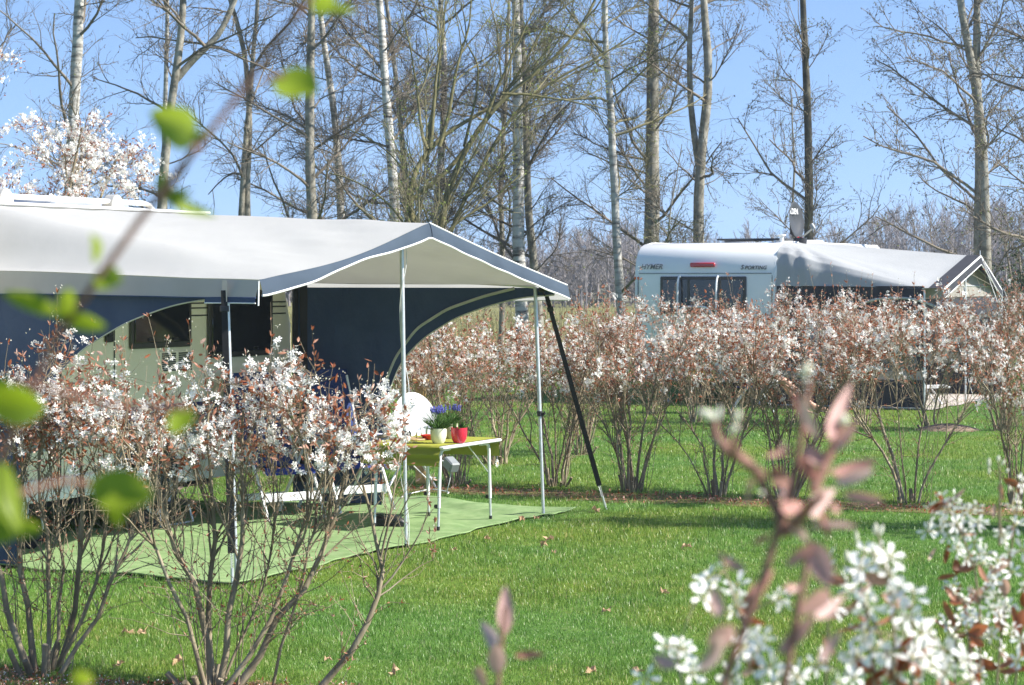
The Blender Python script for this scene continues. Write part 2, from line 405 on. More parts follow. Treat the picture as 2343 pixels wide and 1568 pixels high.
# ================================================================== SHRUBS
UP = np.array([0, 0, 1.0])
def shrub_parts(seed, h=1.7, spread=.75, nstem=9, nsec=60, ntw=420, nshoot=26, nfl=900, nlf=900, crown=(.62, .98), stem_r=.014, fl=.0185, stubs=5, secfr=(.2, .9), low=50, stems_P=None, inner=.07):
    global rng
    rng = np.random.default_rng(seed)
    K = 9
    if stems_P is None:
        P = np.zeros((nstem, K, 3))
        az = np.arange(nstem) * 2 * PI / nstem + rng.normal(size=nstem) * .4
        rad = rng.uniform(.2, 1, nstem) ** .7 * spread
        top = h * rng.uniform(.55, .97, nstem)
        t = np.linspace(0, 1, K)
        for i in range(nstem):
            o = np.array([math.cos(az[i]), math.sin(az[i]), 0])
            curve = t ** rng.uniform(.8, 2.1)
            P[i] = o * (inner * rng.uniform(.5, 1.4) + rad[i] * curve[:, None]) + UP * (top[i] * t[:, None] - .02)
            wob = np.cumsum(rng.normal(size=(K, 3)) * [.034, .034, 0], axis=0) * (t[:, None] ** .5)
            P[i] += wob
    else:
        P = np.stack([resample(p, K) for p in stems_P]); nstem = len(P)
        P[:, 1:-1] += rng.normal(size=(nstem, K - 2, 3)) * .01
    R = (stem_r * rng.uniform(.5, 1.5, nstem))[:, None] * np.linspace(1.15, .35, K)[None]
    st = NM()
    st.add(*tubes(P, R, 7))
    nw = 9; Wp = np.zeros((nw, 6, 3)); aw_ = rng.uniform(0, 6.28, nw); rw_ = rng.uniform(.04, .16, nw); hw_ = rng.uniform(.25, .8, nw) * h   # thin whips from the stool
    for k in range(6): Wp[:, k] = np.stack([np.cos(aw_) * (rw_ + .12 * k / 5), np.sin(aw_) * (rw_ + .12 * k / 5), hw_ * k / 5 - .01], 1) + rng.normal(size=(nw, 3)) * .012
    st.add(*tubes(Wp, np.full((nw, 1), .0026) * np.linspace(1.2, .6, 6), 4))
    if stubs:                                           # sawn-off old stems at the base
        S = np.zeros((stubs, 3, 3)); a = rng.uniform(0, 6.28, stubs); rr = rng.uniform(.03, .13, stubs)
        o = np.stack([np.cos(a) * rr, np.sin(a) * rr, 0 * a], 1)
        hh = rng.uniform(.07, .2, stubs)
        for k in range(3): S[:, k] = o * (1 + .35 * k) + UP * (hh[:, None] * k / 2 - .02)
        V, Q = tubes(S, np.full((stubs, 3), stem_r * 1.25), 7); st.add(V, Q)
        c0 = np.arange(stubs)[:, None] * 21 + 14
        top_v = V.reshape(stubs, 3, 7, 3)[:, 2].mean(1)
        n0 = len(V)
        fan = np.stack([np.stack([(np.arange(stubs) * 0 + n0 + np.arange(stubs)), c0[:, 0] + i, c0[:, 0] + (i + 1) % 7], 1) for i in range(7)], 1).reshape(-1, 3)
        st.add(np.vstack([V, top_v]), fan)
    S1, R1 = grow(P, R, nsec, (.32, .85), ang=(.35, .8), up=.22, K=6, wig=.13, fr=secfr, rmax=.007, rmin=.0022, lenfall=.35)
    S1[..., 2] = np.minimum(S1[..., 2], h * rng.uniform(.78, 1.03, (len(S1), 1)))
    st.add(*tubes(S1, R1, 4))
    PP = S1; RR = R1
    Tw, TR = grow(PP, RR, ntw, (.09, .3), ang=(.35, 1.0), up=.18, K=4, wig=.2, fr=(.3, .99), rmax=.003, rmin=.0014)
    st.add(*tubes(Tw, TR, 3))
    Lw, LR = grow(P, R, low, (.15, .45), ang=(.5, 1.1), up=.1, K=5, wig=.25, fr=(.12, .6), rmax=.003, rmin=.0014, lenfall=0)
    st.add(*tubes(Lw, LR, 3))
    # upright young shoots at the top
    tipi = rng.choice(len(S1), nshoot)
    Sh = np.zeros((nshoot, 5, 3)); Sh[:, 0] = S1[tipi, -1]
    dd = unit(rng.normal(size=(nshoot, 3)) * [.2, .2, .1] + UP)
    l = rng.uniform(.14, .42, nshoot) * np.clip((h * 1.18 - Sh[:, 0, 2]) / .3, .15, 1)
    for k in range(1, 5):
        dd = unit(dd + rng.normal(size=(nshoot, 3)) * .07 + UP * .1); Sh[:, k] = Sh[:, k - 1] + dd * (l / 4)[:, None]
    st.add(*tubes(Sh, np.full((nshoot, 5), .0018) * np.linspace(1, .6, 5), 3))
    lf = NM()
    # leaves in the crown
    tips = Tw[:, -1]; tdir = unit(Tw[:, -1] - Tw[:, -2])
    band = (tips[:, 2] > crown[0] * h)
    bi = np.where(band)[0] if band.any() else np.arange(len(tips))
    wgt = np.clip(1.2 - np.abs(tips[bi, 2] / h - .5 * (crown[0] + crown[1]) - .03) * 3.2, .1, 1); wgt /= wgt.sum()
    q = rng.choice(bi, nlf, p=wgt)
    p = tips[q] + rng.normal(size=(nlf, 3)) * .025
    d = unit(tdir[q] * .8 + rng.normal(size=(nlf, 3)) * .7 + [0, 0, -.1])
    lf.add(*leaves(p, d, rng.uniform(.028, .05, nlf), rng.uniform(.012, .019, nlf)))
    ns = nshoot * 9
    q = rng.integers(0, nshoot, ns); k = rng.integers(1, 5, ns)
    p = Sh[q, k]; d = unit(UP * rng.uniform(.2, 1.2, (ns, 1)) + rng.normal(size=(ns, 3)) * .55)
    lf.add(*leaves(p, d, rng.uniform(.022, .04, ns), rng.uniform(.008, .013, ns)))
    nl = low * 5
    q = rng.integers(0, low, nl); k = rng.integers(1, 5, nl)
    d = unit(UP * rng.uniform(0, 1, (nl, 1)) + rng.normal(size=(nl, 3)) * .6)
    lf.add(*leaves(Lw[q, k], d, rng.uniform(.012, .028, nl), rng.uniform(.005, .009, nl)))
    # racemes of white flowers
    bl = NM()
    nr = max(1, nfl // 8)
    q = rng.choice(bi, nr, p=wgt)
    c0 = tips[q]; ax = unit(tdir[q] * .6 + UP * .5 + rng.normal(size=(nr, 3)) * .35)
    m = nr * 8
    qq = np.repeat(np.arange(nr), 8); tt = np.tile(np.linspace(0, 1, 8), nr)
    c = c0[qq] + ax[qq] * (tt * .06)[:, None] + rng.normal(size=(m, 3)) * .0145
    nrm = unit(ax[qq] * .3 + rng.normal(size=(m, 3)) + [0, 0, .25])
    bl.add(*flowers(c, nrm, fl * rng.uniform(.8, 1.1, m), wid=.5))
    bd = NM()
    nb = int(m * .35)
    q2 = rng.integers(0, nr, nb)
    c = c0[q2] + ax[q2] * rng.uniform(.05, .11, (nb, 1)) + rng.normal(size=(nb, 3)) * .012
    bd.add(*blobs(c, unit(ax[q2] + rng.normal(size=(nb, 3)) * .5), rng.uniform(.01, .016, nb), .006))
    q2 = rng.integers(0, nshoot, nshoot * 3)
    bd.add(*blobs(Sh[q2, -1] + rng.normal(size=(nshoot * 3, 3)) * .014, unit(UP + rng.normal(size=(nshoot * 3, 3)) * .6), rng.uniform(.01, .016, nshoot * 3), .006))
    return st, lf, bl, bd
def make_shrub(label, loc, group=None, rz=0.0, sc=1.0, **kw):
    t = thing('serviceberry_shrub', label, 'shrub', loc, rz, group); t.scale = (sc, sc, sc)
    st, lf, bl, bd = shrub_parts(**kw)
    st.build('stems', M['shrub_stem'], t); lf.build('leaves', M['bronze'], t, False)
    bl.build('blossoms', M['petal'], t, False); bd.build('bud_sprays', M['bud_cream'], t, False)
    return t

GRP0 = 'flowering shrubs nearest the green groundsheet'
def loc_stems(base, pts):
    """stem paths given as photo points at their own depth, relative to the shrub's base"""
    return [np.array([W(x, y, Y) for x, y, Y in s]) - base for s in pts]
b0 = G(478, 1575)
stems0 = loc_stems(b0, [
    [(480, 1575, b0[1]), (470, 1350, b0[1]), (385, 1250, b0[1] - .1), (350, 1090, b0[1] - .1), (330, 950, b0[1])],
    [(490, 1570, b0[1] + .1), (482, 1400, b0[1] + .1), (495, 1210, b0[1] + .1), (470, 1060, b0[1]), (480, 900, b0[1])],
    [(500, 1575, b0[1]), (530, 1380, b0[1]), (560, 1230, b0[1]), (545, 1060, b0[1] + .1), (560, 900, b0[1] + .1)],
    [(520, 1570, b0[1] - .1), (640, 1400, b0[1] - .1), (690, 1230, b0[1]), (720, 1060, b0[1]), (660, 930, b0[1])],
    [(540, 1575, b0[1]), (700, 1330, b0[1]), (790, 1170, b0[1] + .1), (800, 1040, b0[1] + .2), (800, 930, b0[1] + .2)],
    [(625, 1568, b0[1] + .05), (680, 1380, b0[1]), (720, 1200, b0[1] - .1), (760, 1050, b0[1] - .1), (740, 930, b0[1])],
    [(720, 1590, b0[1] - .1), (810, 1480, b0[1] - .1), (880, 1360, b0[1] - .1), (870, 1230, b0[1]), (830, 1110, b0[1])],
    [(470, 1575, b0[1] - .1), (440, 1420, b0[1] - .15), (330, 1250, b0[1] - .2), (300, 1100, b0[1] - .2), (260, 950, b0[1] - .2)],
    [(505, 1575, b0[1] + .15), (580, 1400, b0[1] + .2), (640, 1250, b0[1] + .2), (620, 1080, b0[1] + .2), (600, 930, b0[1] + .3)],
])
make_shrub('multi-stemmed serviceberry shrub in white blossom in front of the awning corner pole', b0, GRP0, seed=11, h=1.56, stems_P=stems0,
           nsec=120, ntw=950, nshoot=44, nfl=1900, nlf=1500, fl=.0172, crown=(.68, .93), stem_r=.0125, stubs=6, low=210, secfr=(.4, .95))
b1 = G(95, 1540)
stems1 = loc_stems(b1, [
    [(80, 1540, b1[1]), (60, 1400, b1[1]), (45, 1250, b1[1]), (15, 1100, b1[1] + .1), (40, 930, b1[1])],
    [(110, 1545, b1[1]), (120, 1350, b1[1]), (105, 1180, b1[1]), (75, 1020, b1[1]), (90, 900, b1[1])],
    [(130, 1545, b1[1] + .1), (185, 1350, b1[1] + .1), (185, 1180, b1[1]), (180, 1020, b1[1]), (150, 900, b1[1])],
    [(140, 1540, b1[1] - .1), (260, 1350, b1[1] - .1), (300, 1240, b1[1]), (330, 1120, b1[1]), (300, 960, b1[1])],
    [(120, 1545, b1[1] + .1), (215, 1360, b1[1]), (250, 1200, b1[1] + .1), (240, 1050, b1[1] + .1), (230, 930, b1[1])],
    [(70, 1545, b1[1] - .1), (10, 1400, b1[1] - .1), (-20, 1250, b1[1]), (-60, 1080, b1[1]), (-90, 940, b1[1])],
    [(100, 1540, b1[1] + .15), (150, 1380, b1[1] + .2), (130, 1200, b1[1] + .2), (140, 1020, b1[1] + .2), (110, 880, b1[1] + .2)],
])
make_shrub('serviceberry shrub at the left edge with a cluster of sawn stumps at its foot', b1, GRP0, seed=12, h=1.55, stems_P=stems1,
           nsec=95, ntw=720, nshoot=52, nfl=1150, nlf=1450, fl=.0172, crown=(.68, .95), stem_r=.012, stubs=7, low=170, secfr=(.4, .95))

# rows of shrubs: five individuals, then copies of each with its own label
VAR = []
def row_shrub(label, loc, group, var, rz, sc):
    if len(VAR) <= var:
        t = make_shrub(label, loc, group, rz, sc, **[
            dict(seed=21, h=1.75, spread=.62, nstem=10, nsec=80, ntw=640, nshoot=54, nfl=1050, nlf=1750, crown=(.46, .97), stem_r=.0095, secfr=(.34, .95), fl=.0165, low=70),
            dict(seed=22, h=1.7, spread=.7, nstem=9, nsec=84, ntw=640, nshoot=40, nfl=1350, nlf=1500, crown=(.5, .97), stem_r=.010, secfr=(.36, .95), fl=.0165, low=60),
            dict(seed=23, h=1.8, spread=.66, nstem=11, nsec=92, ntw=700, nshoot=60, nfl=900, nlf=1900, crown=(.44, .96), stem_r=.009, secfr=(.32, .95), fl=.016, low=80),
            dict(seed=24, h=1.65, spread=.72, nstem=7, nsec=80, ntw=600, nshoot=44, nfl=1500, nlf=1400, crown=(.6, .97), stem_r=.0125, secfr=(.42, .95), low=60),
            dict(seed=25, h=1.72, spread=.7, nstem=5, nsec=78, ntw=600, nshoot=46, nfl=1250, nlf=1500, crown=(.6, .97), stem_r=.013, stubs=3, secfr=(.42, .95), low=50)][var])
        VAR.append(t); return t
    t = copy_tree(VAR[var]); t.location = loc; t.rotation_euler = (0, 0, rz); q_ = 1 + .2 * math.sin(loc[0] * 7.3); t.scale = (sc / q_, sc / q_ * .95, sc * (.99 + .1 * math.sin(loc[0] * 5.1))); t.rotation_euler = (.07 * math.sin(loc[0] * 11), .07 * math.cos(loc[0] * 9), rz)
    t['label'] = label; t['group'] = group; return t
GRP1 = 'flowering hedge shrubs behind the lawn'
GRP2 = 'second row of flowering shrubs by the far caravan'
rows = [
    # x, y of base, variant, rz, scale, label
    (1045, 1108, 0, .3, .98, 'serviceberry shrub growing directly behind the lime-clothed table', GRP1),
    (1272, 1112, 1, 1.1, 1.02, 'serviceberry shrub beside the black storm strap and the outer awning pole', GRP1),
    (1445, 1126, 2, 2.0, 1.02, 'densest many-stemmed serviceberry shrub in front of the left end of the white caravan', GRP1),
    (1640, 1136, 3, .0, 1.05, 'serviceberry shrub with three thick stems, directly below the yellow number plate', GRP1),
    (1800, 1138, 0, 2.6, 1.05, 'serviceberry shrub half hidden behind the blurred rose-brown spray', GRP1),
    (2085, 1152, 4, .9, 1.06, 'open serviceberry shrub with few wide-spread stems before the far awning corner', GRP1),
    (2330, 1160, 1, 3.9, 1.05, 'serviceberry shrub cut off by the right edge behind the foreground blossom', GRP1),
    (960, 1075, 2, 3.5, .9, 'serviceberry shrub seen through the gap beside the curved navy side panel', GRP1),
    (1135, 1062, 1, .6, 1.0, 'serviceberry shrub behind the satellite dish, left of the white outer pole', GRP1),
    (1330, 1040, 0, 4.4, 1.0, 'serviceberry shrub in the second line between the black strap and the white caravan', GRP1),
    (1590, 966, 1, 5.0, 1.04, 'serviceberry shrub at the rear bumper, left of the seated person', GRP2),
    (1700, 985, 4, 1.7, .92, 'serviceberry shrub covering the seated person and lounger', GRP2),
    (1815, 968, 4, 4.2, .98, 'serviceberry shrub just beyond the seated person\'s knees', GRP2),
    (1976, 972, 0, .8, 1.04, 'serviceberry shrub against the dark lower wall of the grey awning', GRP2),
    (2130, 980, 4, 3.0, 1.05, 'serviceberry shrub beside the pale rose groundsheet corner', GRP2),
    (2290, 985, 2, 5.2, 1.0, 'serviceberry shrub in front of the far awning\'s right pole', GRP2),
    (1490, 950, 3, 4.0, 1.0, 'serviceberry shrub below the red tail lamp of the white caravan', GRP2),
]
for x, y, v, rz, sc, lab, grp in sorted(rows, key=lambda r: r[2]):
    pass
for x, y, v, rz, sc, lab, grp in rows:
    # first use of each variant builds it
    if v >= len(VAR):
        while len(VAR) < v:
            # build the missing variants with the first row entry that uses them
            vv = len(VAR); r = next(r for r in rows if r[2] == vv)
            row_shrub(r[6 - 1], G(r[0], r[1]), r[6], vv, r[3], r[4]); r_done = r; DONE = globals().setdefault('DONE', set()); DONE.add(r[5])
    if lab in globals().get('DONE', set()): continue
    row_shrub(lab, G(x, y), grp, v, rz, sc)

# the tall blossoming serviceberry tree behind the near caravan, and one standing further along the row on the right
def blossom_tree(label, base, h, xr, zr, seed, nfl, nlf, name='blossoming_tree', cat='tree', lean=0.0, nstem=7):
    global rng
    rng = np.random.default_rng(seed)
    t = thing(name, label, cat, base)
    K = 9; P = np.zeros((nstem, K, 3)); tt = np.linspace(0, 1, K)
    for i in range(nstem):
        tx = rng.uniform(-xr, xr); ty = rng.uniform(-xr, xr) * .8
        P[i] = np.stack([(tx + lean) * tt ** 1.5, ty * tt ** 1.5, rng.uniform(.7, .95) * h * tt - .03], 1) + np.cumsum(rng.normal(size=(K, 3)) * [.03, .03, 0], 0) * tt[:, None]
    R = np.full((nstem, 1), .032) * np.linspace(1.2, .3, K)[None]
    tr = NM(); tr.add(*tubes(P, R, 8)); tr.build('trunk', M['shrub_stem'], t)
    S1, R1 = grow(P, R, 70, (.5, 1.3), ang=(.5, 1.1), up=.12, K=6, wig=.12, fr=(.35, .98), rmax=.014, rmin=.004)
    S2, R2 = grow(S1, R1, 420, (.2, .55), ang=(.4, 1.0), up=.1, K=5, wig=.15, fr=(.2, 1), rmax=.006, rmin=.003)
    S3, R3 = grow(S2, R2, 1500, (.1, .25), ang=(.4, 1.0), up=.1, K=4, wig=.2, fr=(.2, 1), rmax=.003, rmin=.002)
    cr = NM(); cr.add(*tubes(S1, R1, 4)).add(*tubes(S2, R2, 3)).add(*tubes(S3, R3, 3)); cr.build('branches', M['shrub_stem'], t)
    tips = S3[:, -1]; td = unit(S3[:, -1] - S3[:, -2])
    q = rng.integers(0, len(tips), nfl // 8); qq = np.repeat(q, 8); m = len(qq)
    c = tips[qq] + td[qq] * rng.uniform(0, .09, (m, 1)) + rng.normal(size=(m, 3)) * .022
    bl = NM(); bl.add(*flowers(c, unit(rng.normal(size=(m, 3)) + [0, 0, .2]), rng.uniform(.017, .022, m), wid=.5)); bl.build('blossoms', M['petal'], t, False)
    q = rng.integers(0, len(tips), nlf)
    lf = NM(); lf.add(*leaves(tips[q] + rng.normal(size=(nlf, 3)) * .03, unit(td[q] + rng.normal(size=(nlf, 3)) * .8 + [0, 0, -.2]), rng.uniform(.03, .05, nlf), rng.uniform(.012, .018, nlf)))
    lf.build('leaves', M['bronze'], t, False)
    return t
blossom_tree('tall serviceberry tree in full white blossom behind the near caravan roof', (-4.95, 22.5, 0), 4.1, .95, 1, 31, 17000, 9000)
blossom_tree('slim blossoming tree at the right end of the hedge by the lawn', (7.6, 16.9, 0), 6.4, .75, 1, 32, 5200, 6000, nstem=6)

# ================================================================== TREES OF THE BELT
def tree(label, paths, Y, bk, seed, name='bare_tree', top=10.5, prim=24, sec=190, twig=1500, Lp=(1.2, 3.4), buds=('catkin', 700), wig=.13, upb=.05, grp='bare trees along the edge of the meadow', zlo=1.6, tw='twig', catk=(.03, .06)):
    """paths: list of (widthpx at the lowest point, [(x,y)...] from low to high) in photo pixels at depth Y"""
    global rng
    rng = np.random.default_rng(seed)
    w0, p0 = paths[0]
    base = np.array([(p0[0][0] - CX) / F * Y, Y, 0.0])
    t = thing(name, label, 'tree', base, 0, grp)
    tr = NM(); PT = []; RT = []
    for j, (w, p) in enumerate(paths):
        pts = [W(x, y, Y + (0 if j == 0 else .1 * j)) - base for x, y in p]
        if j == 0: pts = [np.array([rng.normal() * .05, 0, -.05])] + pts
        if p[-1][1] < 60:
            d = unit(pts[-1] - pts[-2]) * .5 + UP * .8
            pts.append(pts[-1] + unit(d) * max(.5, top - pts[-1][2]))
        pt = resample(pts, 26)
        pt[1:-1] += np.cumsum(rng.normal(size=(24, 3)) * .008, 0) * .6
        h = np.linspace(0, 1, 26)
        r = w / F * Y / 2
        rr = r * (1.12 - .62 * h - .2 * h ** 4)
        if j == 0: rr[:2] *= [1.35, 1.08]
        rr *= 1 + rng.normal(size=26) * .025
        PT.append(pt); RT.append(rr)
    PT = np.array(PT); RT = np.array(RT)
    tr.add(*tubes(PT, RT, 12)).build('trunk', bk, t)
    S1, R1 = grow(PT, RT, prim, Lp, ang=(.75, 1.35), up=upb, K=8, wig=wig, fr=(.12, .97), rmax=.035, rmin=.009, lenfall=.5, zmin=zlo)
    S2, R2 = grow(S1, R1, sec, (.45, 1.35), ang=(.4, 1.0), up=.1, K=6, wig=.2, fr=(.15, .98), rmax=.011, rmin=.0046, lenfall=.35)
    S3, R3 = grow(S2, R2, twig, (.18, .6), ang=(.35, 1.1), up=.08, K=5, wig=.26, fr=(.1, 1), rmax=.005, rmin=.0031, taper=.55)
    cr = NM(); cr.add(*tubes(S1, R1, 6)).add(*tubes(S2, R2, 4)).add(*tubes(S3, R3, 3)); cr.build('crown', M[tw], t)
    kind, n = buds
    tips = S3[:, 2:].reshape(-1, 3); q = rng.integers(0, len(tips), n)
    b = NM()
    if kind == 'catkin':
        b.add(*blobs(tips[q], unit(rng.normal(size=(n, 3)) * .4 + [0, 0, -1]), rng.uniform(*catk, n), .02)); b.build('catkin_clumps', M['catkin'], t, False)
        n2 = n // 4; q = rng.integers(0, len(tips), n2); b2 = NM()
        b2.add(*small_leaves(tips[q], rng.normal(size=(n2, 3)) + [0, 0, .5], rng.uniform(.03, .05, n2), .022)); b2.build('young_leaves', M['bud_green'], t, False)
    else:
        b.add(*small_leaves(tips[q], rng.normal(size=(n, 3)) + [0, 0, .5], rng.uniform(.03, .06, n), rng.uniform(.018, .03, n))); b.build('young_leaves', M['bud_green'], t, False)
    return t
B = M
tree('thickest pale smooth trunk, rising behind the white-blossoming tree at the far left', [(33, [(160, 520), (164, 400), (170, 250), (180, 90), (184, -20)])], 40, B['bark_pale'], 101, prim=22, sec=170, twig=1300)
tree('bare tree with a high fork, its right limb leaning out over the sky', [(24, [(366, 520), (372, 400), (385, 250), (400, 165), (412, 60), (416, -20)]), (15, [(396, 190), (440, 140), (500, 85), (530, 20), (548, -30)])], 42, B['bark_grey'], 102, prim=26, sec=230, twig=1800)
tree('slender pale trunk standing just behind the forked tree', [(14, [(378, 520), (377, 300), (381, 150), (383, 0), (383, -20)])], 45, B['bark_pale'], 103, prim=12, sec=110, twig=800)
tree('pair of slim trunks crossing at mid height, left of the white birch', [(15, [(547, 520), (556, 380), (571, 201), (580, 90), (588, -20)]), (14, [(568, 520), (565, 420), (574, 310), (562, 130), (524, 0), (515, -20)])], 44, B['bark_grey'], 104, prim=24, sec=230, twig=1700)
tree('straight grey-brown trunk above the middle of the near awning roof', [(26, [(716, 520), (707, 400), (706, 230), (711, 80), (713, -20)])], 43, B['bark_grey'], 105, prim=28, sec=338, twig=3680)
tree('leaning silver-grey trunk between the brown trunk and the white birch', [(20, [(782, 520), (774, 380), (766, 260), (745, 120), (733, 25), (727, -20)])], 46, B['bark_pale'], 106, prim=22, sec=312, twig=3360)
tree('white-barked birch with dark patches above the awning roof', [(25, [(908, 530), (898, 400), (886, 230), (872, 60), (866, -20)])], 43, B['bark_birch'], 107, prim=26, sec=351, twig=3680, buds=('bud', 700))
tree('thin grey trunk close behind the white birch', [(15, [(934, 530), (922, 350), (908, 190), (893, 60), (880, -20)])], 47, B['bark_grey'], 108, prim=22, sec=286, twig=3200)
tree('second birch with white upper bark seen through the willow stems', [(20, [(992, 540), (1005, 400), (1014, 260), (1016, 120), (1004, -20)])], 48, B['bark_birch'], 109, prim=22, sec=312, twig=3520, buds=('bud', 500))
tree('pale trunk with peeling bark directly right of the willow', [(29, [(1200, 850), (1186, 560), (1186, 350), (1186, 170), (1180, -20)])], 46, B['bark_birch'], 110, prim=26, sec=364, twig=3680, buds=('bud', 800))
tree('grey trunk leaning against the peeling one, bent at its foot', [(20, [(1240, 800), (1222, 620), (1208, 470), (1200, 250), (1192, 60), (1188, -20)])], 47, B['bark_grey'], 111, prim=20, sec=260, twig=2720)
tree('thin wavy trunk left of the peeling trunk, above the awning gable', [(13, [(1148, 760), (1151, 560), (1143, 450), (1152, 330), (1158, 180), (1165, 20), (1166, -20)])], 49, B['bark_grey'], 112, prim=18, sec=234, twig=2400)
tree('slender trunk dotted with pale patches, left of the white caravan', [(20, [(1419, 700), (1412, 560), (1403, 400), (1394, 230), (1380, 90), (1382, -20)])], 44, B['bark_pale'], 113, prim=26, sec=351, twig=3360, buds=('bud', 1100), tw='twig_olive')
tree('stout straight trunk behind the left half of the white caravan', [(38, [(1489, 600), (1492, 400), (1493, 230), (1492, 100), (1496, -20)])], 46, B['bark_grey'], 114, prim=24, sec=299, twig=2720, buds=('bud', 500))
tree('forked tree with two upright stems behind the caravan roof', [(27, [(1599, 600), (1597, 430), (1610, 300), (1624, 150), (1612, 60), (1606, -20)]), (14, [(1598, 380), (1580, 250), (1577, 120), (1582, -10)])], 45, B['bark_grey'], 115, prim=24, sec=220, twig=1500, buds=('catkin', 2300))
tree('dark upright trunk rising behind the satellite dish', [(22, [(1848, 600), (1852, 420), (1848, 250), (1842, 110), (1836, -20)])], 43, B['bark_dark'], 116, prim=20, sec=170, twig=1250, buds=('catkin', 2000))
tree('double-stemmed tree behind the grey awning, the twin stems joining low down', [(26, [(2255, 620), (2250, 450), (2246, 330), (2233, 200), (2205, 60), (2192, -20)]), (22, [(2240, 620), (2236, 480), (2240, 330), (2232, 150), (2232, -20)])], 42, B['bark_grey'], 117, prim=30, sec=290, twig=2300, buds=('catkin', 4200))
tree('tree at the far right whose crown hangs into the frame', [(24, [(2430, 620), (2420, 400), (2400, 200), (2390, -20)])], 38, B['bark_dark'], 118, prim=26, sec=240, twig=1700, Lp=(1.4, 3.2), buds=('catkin', 2300))
tree('slight young tree with thin grey stem, left of the dish', [(8, [(1818, 600), (1812, 480), (1818, 380), (1812, 260), (1808, 200)])], 47, B['bark_grey'], 119, prim=16, sec=110, twig=700, Lp=(.6, 1.6), buds=('catkin', 500))
tree('whip-thin sapling between the stout trunk and the forked tree', [(6, [(1523, 600), (1530, 500), (1545, 420), (1560, 330)])], 44, B['bark_grey'], 120, prim=12, sec=70, twig=400, Lp=(.5, 1.2), buds=('catkin', 250), zlo=1.2)
tree('far-left bare tree reaching its branches into the frame over the caravan', [(26, [(-70, 560), (-60, 300), (-50, 100), (-45, -20)])], 41, B['bark_grey'], 121, prim=26, sec=220, twig=1700, Lp=(1.5, 3.4), buds=('catkin', 500))

# the many-stemmed willow, its stems traced one by one and set at slightly different depths
def Z6(x, y): return (665.5 + .3356 * x, .3356 * y)
wil = [
    (18, [(1000, 1560), (1080, 1250), (1180, 1000), (1350, 760), (1480, 600), (1800, 420), (2060, 50), (2100, -60)], 0.0),
    (13, [(1060, 1560), (1250, 1250), (1360, 1000), (1530, 720), (1700, 570), (2000, 440), (2343, 230)], .4),
    (20, [(900, 1700), (810, 1480), (800, 1280), (860, 1120), (950, 1000), (1010, 920), (1180, 850), (1500, 650)], -.2),
    (7, [(930, 1020), (895, 960), (880, 750), (850, 520), (800, 250), (760, 60)], -.3),
    (9, [(950, 1010), (975, 780), (985, 500), (1040, 200), (1060, -30)], -.1),
    (9, [(1010, 1000), (1080, 750), (1130, 450), (1210, 180), (1225, -30)], .2),
    (11, [(800, 1380), (1080, 1160), (1350, 800), (1560, 500), (1720, 150), (1960, -20)], .5),
    (11, [(1020, 1580), (1290, 1450), (1430, 1340), (1560, 1200)], .1),
    (8, [(1290, 900), (1420, 560), (1540, 300), (1680, -20)], .3),
    (6, [(1440, 640), (1620, 645), (1900, 690), (2200, 760)], .2),
    (9, [(880, 1700), (760, 1500), (620, 1330), (430, 1230), (260, 1180)], -.4),
    (8, [(960, 1620), (880, 1330), (720, 1100), (560, 950), (380, 880)], .5),
    (8, [(930, 1100), (930, 900), (1010, 600), (1020, 350), (1000, 100)], .6),
    (7, [(1180, 1000), (1250, 700), (1270, 420), (1180, 300), (1130, 100)], .4),
]
rng = np.random.default_rng(140)
wY = 38.0
wb = np.array([(1003 - CX) / F * wY, wY, 0])
wt = thing('willow_tree', 'sprawling many-stemmed willow with olive branches fanning out behind the awning gable', 'tree', wb)
PT = []; RT = []
for i, (w, p, dy) in enumerate(wil):
    pts = [W(*Z6(x, y), wY + dy + .12 * k) - wb for k, (x, y) in enumerate(p)]
    if i in (0, 1, 2, 7, 10, 11): pts = [np.array([rng.normal() * .15, dy * .4, -.05])] + pts
    q = resample(pts, 18); q[1:-1] += np.cumsum(rng.normal(size=(16, 3)) * .005, 0)
    PT.append(q); RT.append(w / F * wY / 2 * np.linspace(1.15, .3, 18))
PT = np.array(PT); RT = np.array(RT)
NM().add(*tubes(PT, RT, 8)).build('trunk', M['bark_willow'], wt)
S1, R1 = grow(PT, RT, 70, (.8, 2.6), ang=(.25, .8), up=.08, K=8, wig=.08, fr=(.35, .98), rmax=.02, rmin=.006)
S2, R2 = grow(S1, R1, 420, (.4, 1.3), ang=(.3, .8), up=.12, K=6, wig=.12, fr=(.1, 1), rmax=.008, rmin=.0042)
S3, R3 = grow(S2, R2, 2000, (.15, .5), ang=(.3, .9), up=.1, K=4, wig=.16, fr=(.1, 1), rmax=.005, rmin=.0035)
NM().add(*tubes(S1, R1, 5)).add(*tubes(S2, R2, 4)).add(*tubes(S3, R3, 3)).build('crown', M['twig_olive'], wt)
tips = np.vstack([S3[:, 2:].reshape(-1, 3), S2[:, 3:].reshape(-1, 3)]); q = rng.integers(0, len(tips), 2600)
NM().add(*small_leaves(tips[q], rng.normal(size=(2600, 3)) + [0, 0, .6], rng.uniform(.03, .06, 2600), rng.uniform(.015, .028, 2600))).build('young_leaves', M['bud_green'], wt, False)

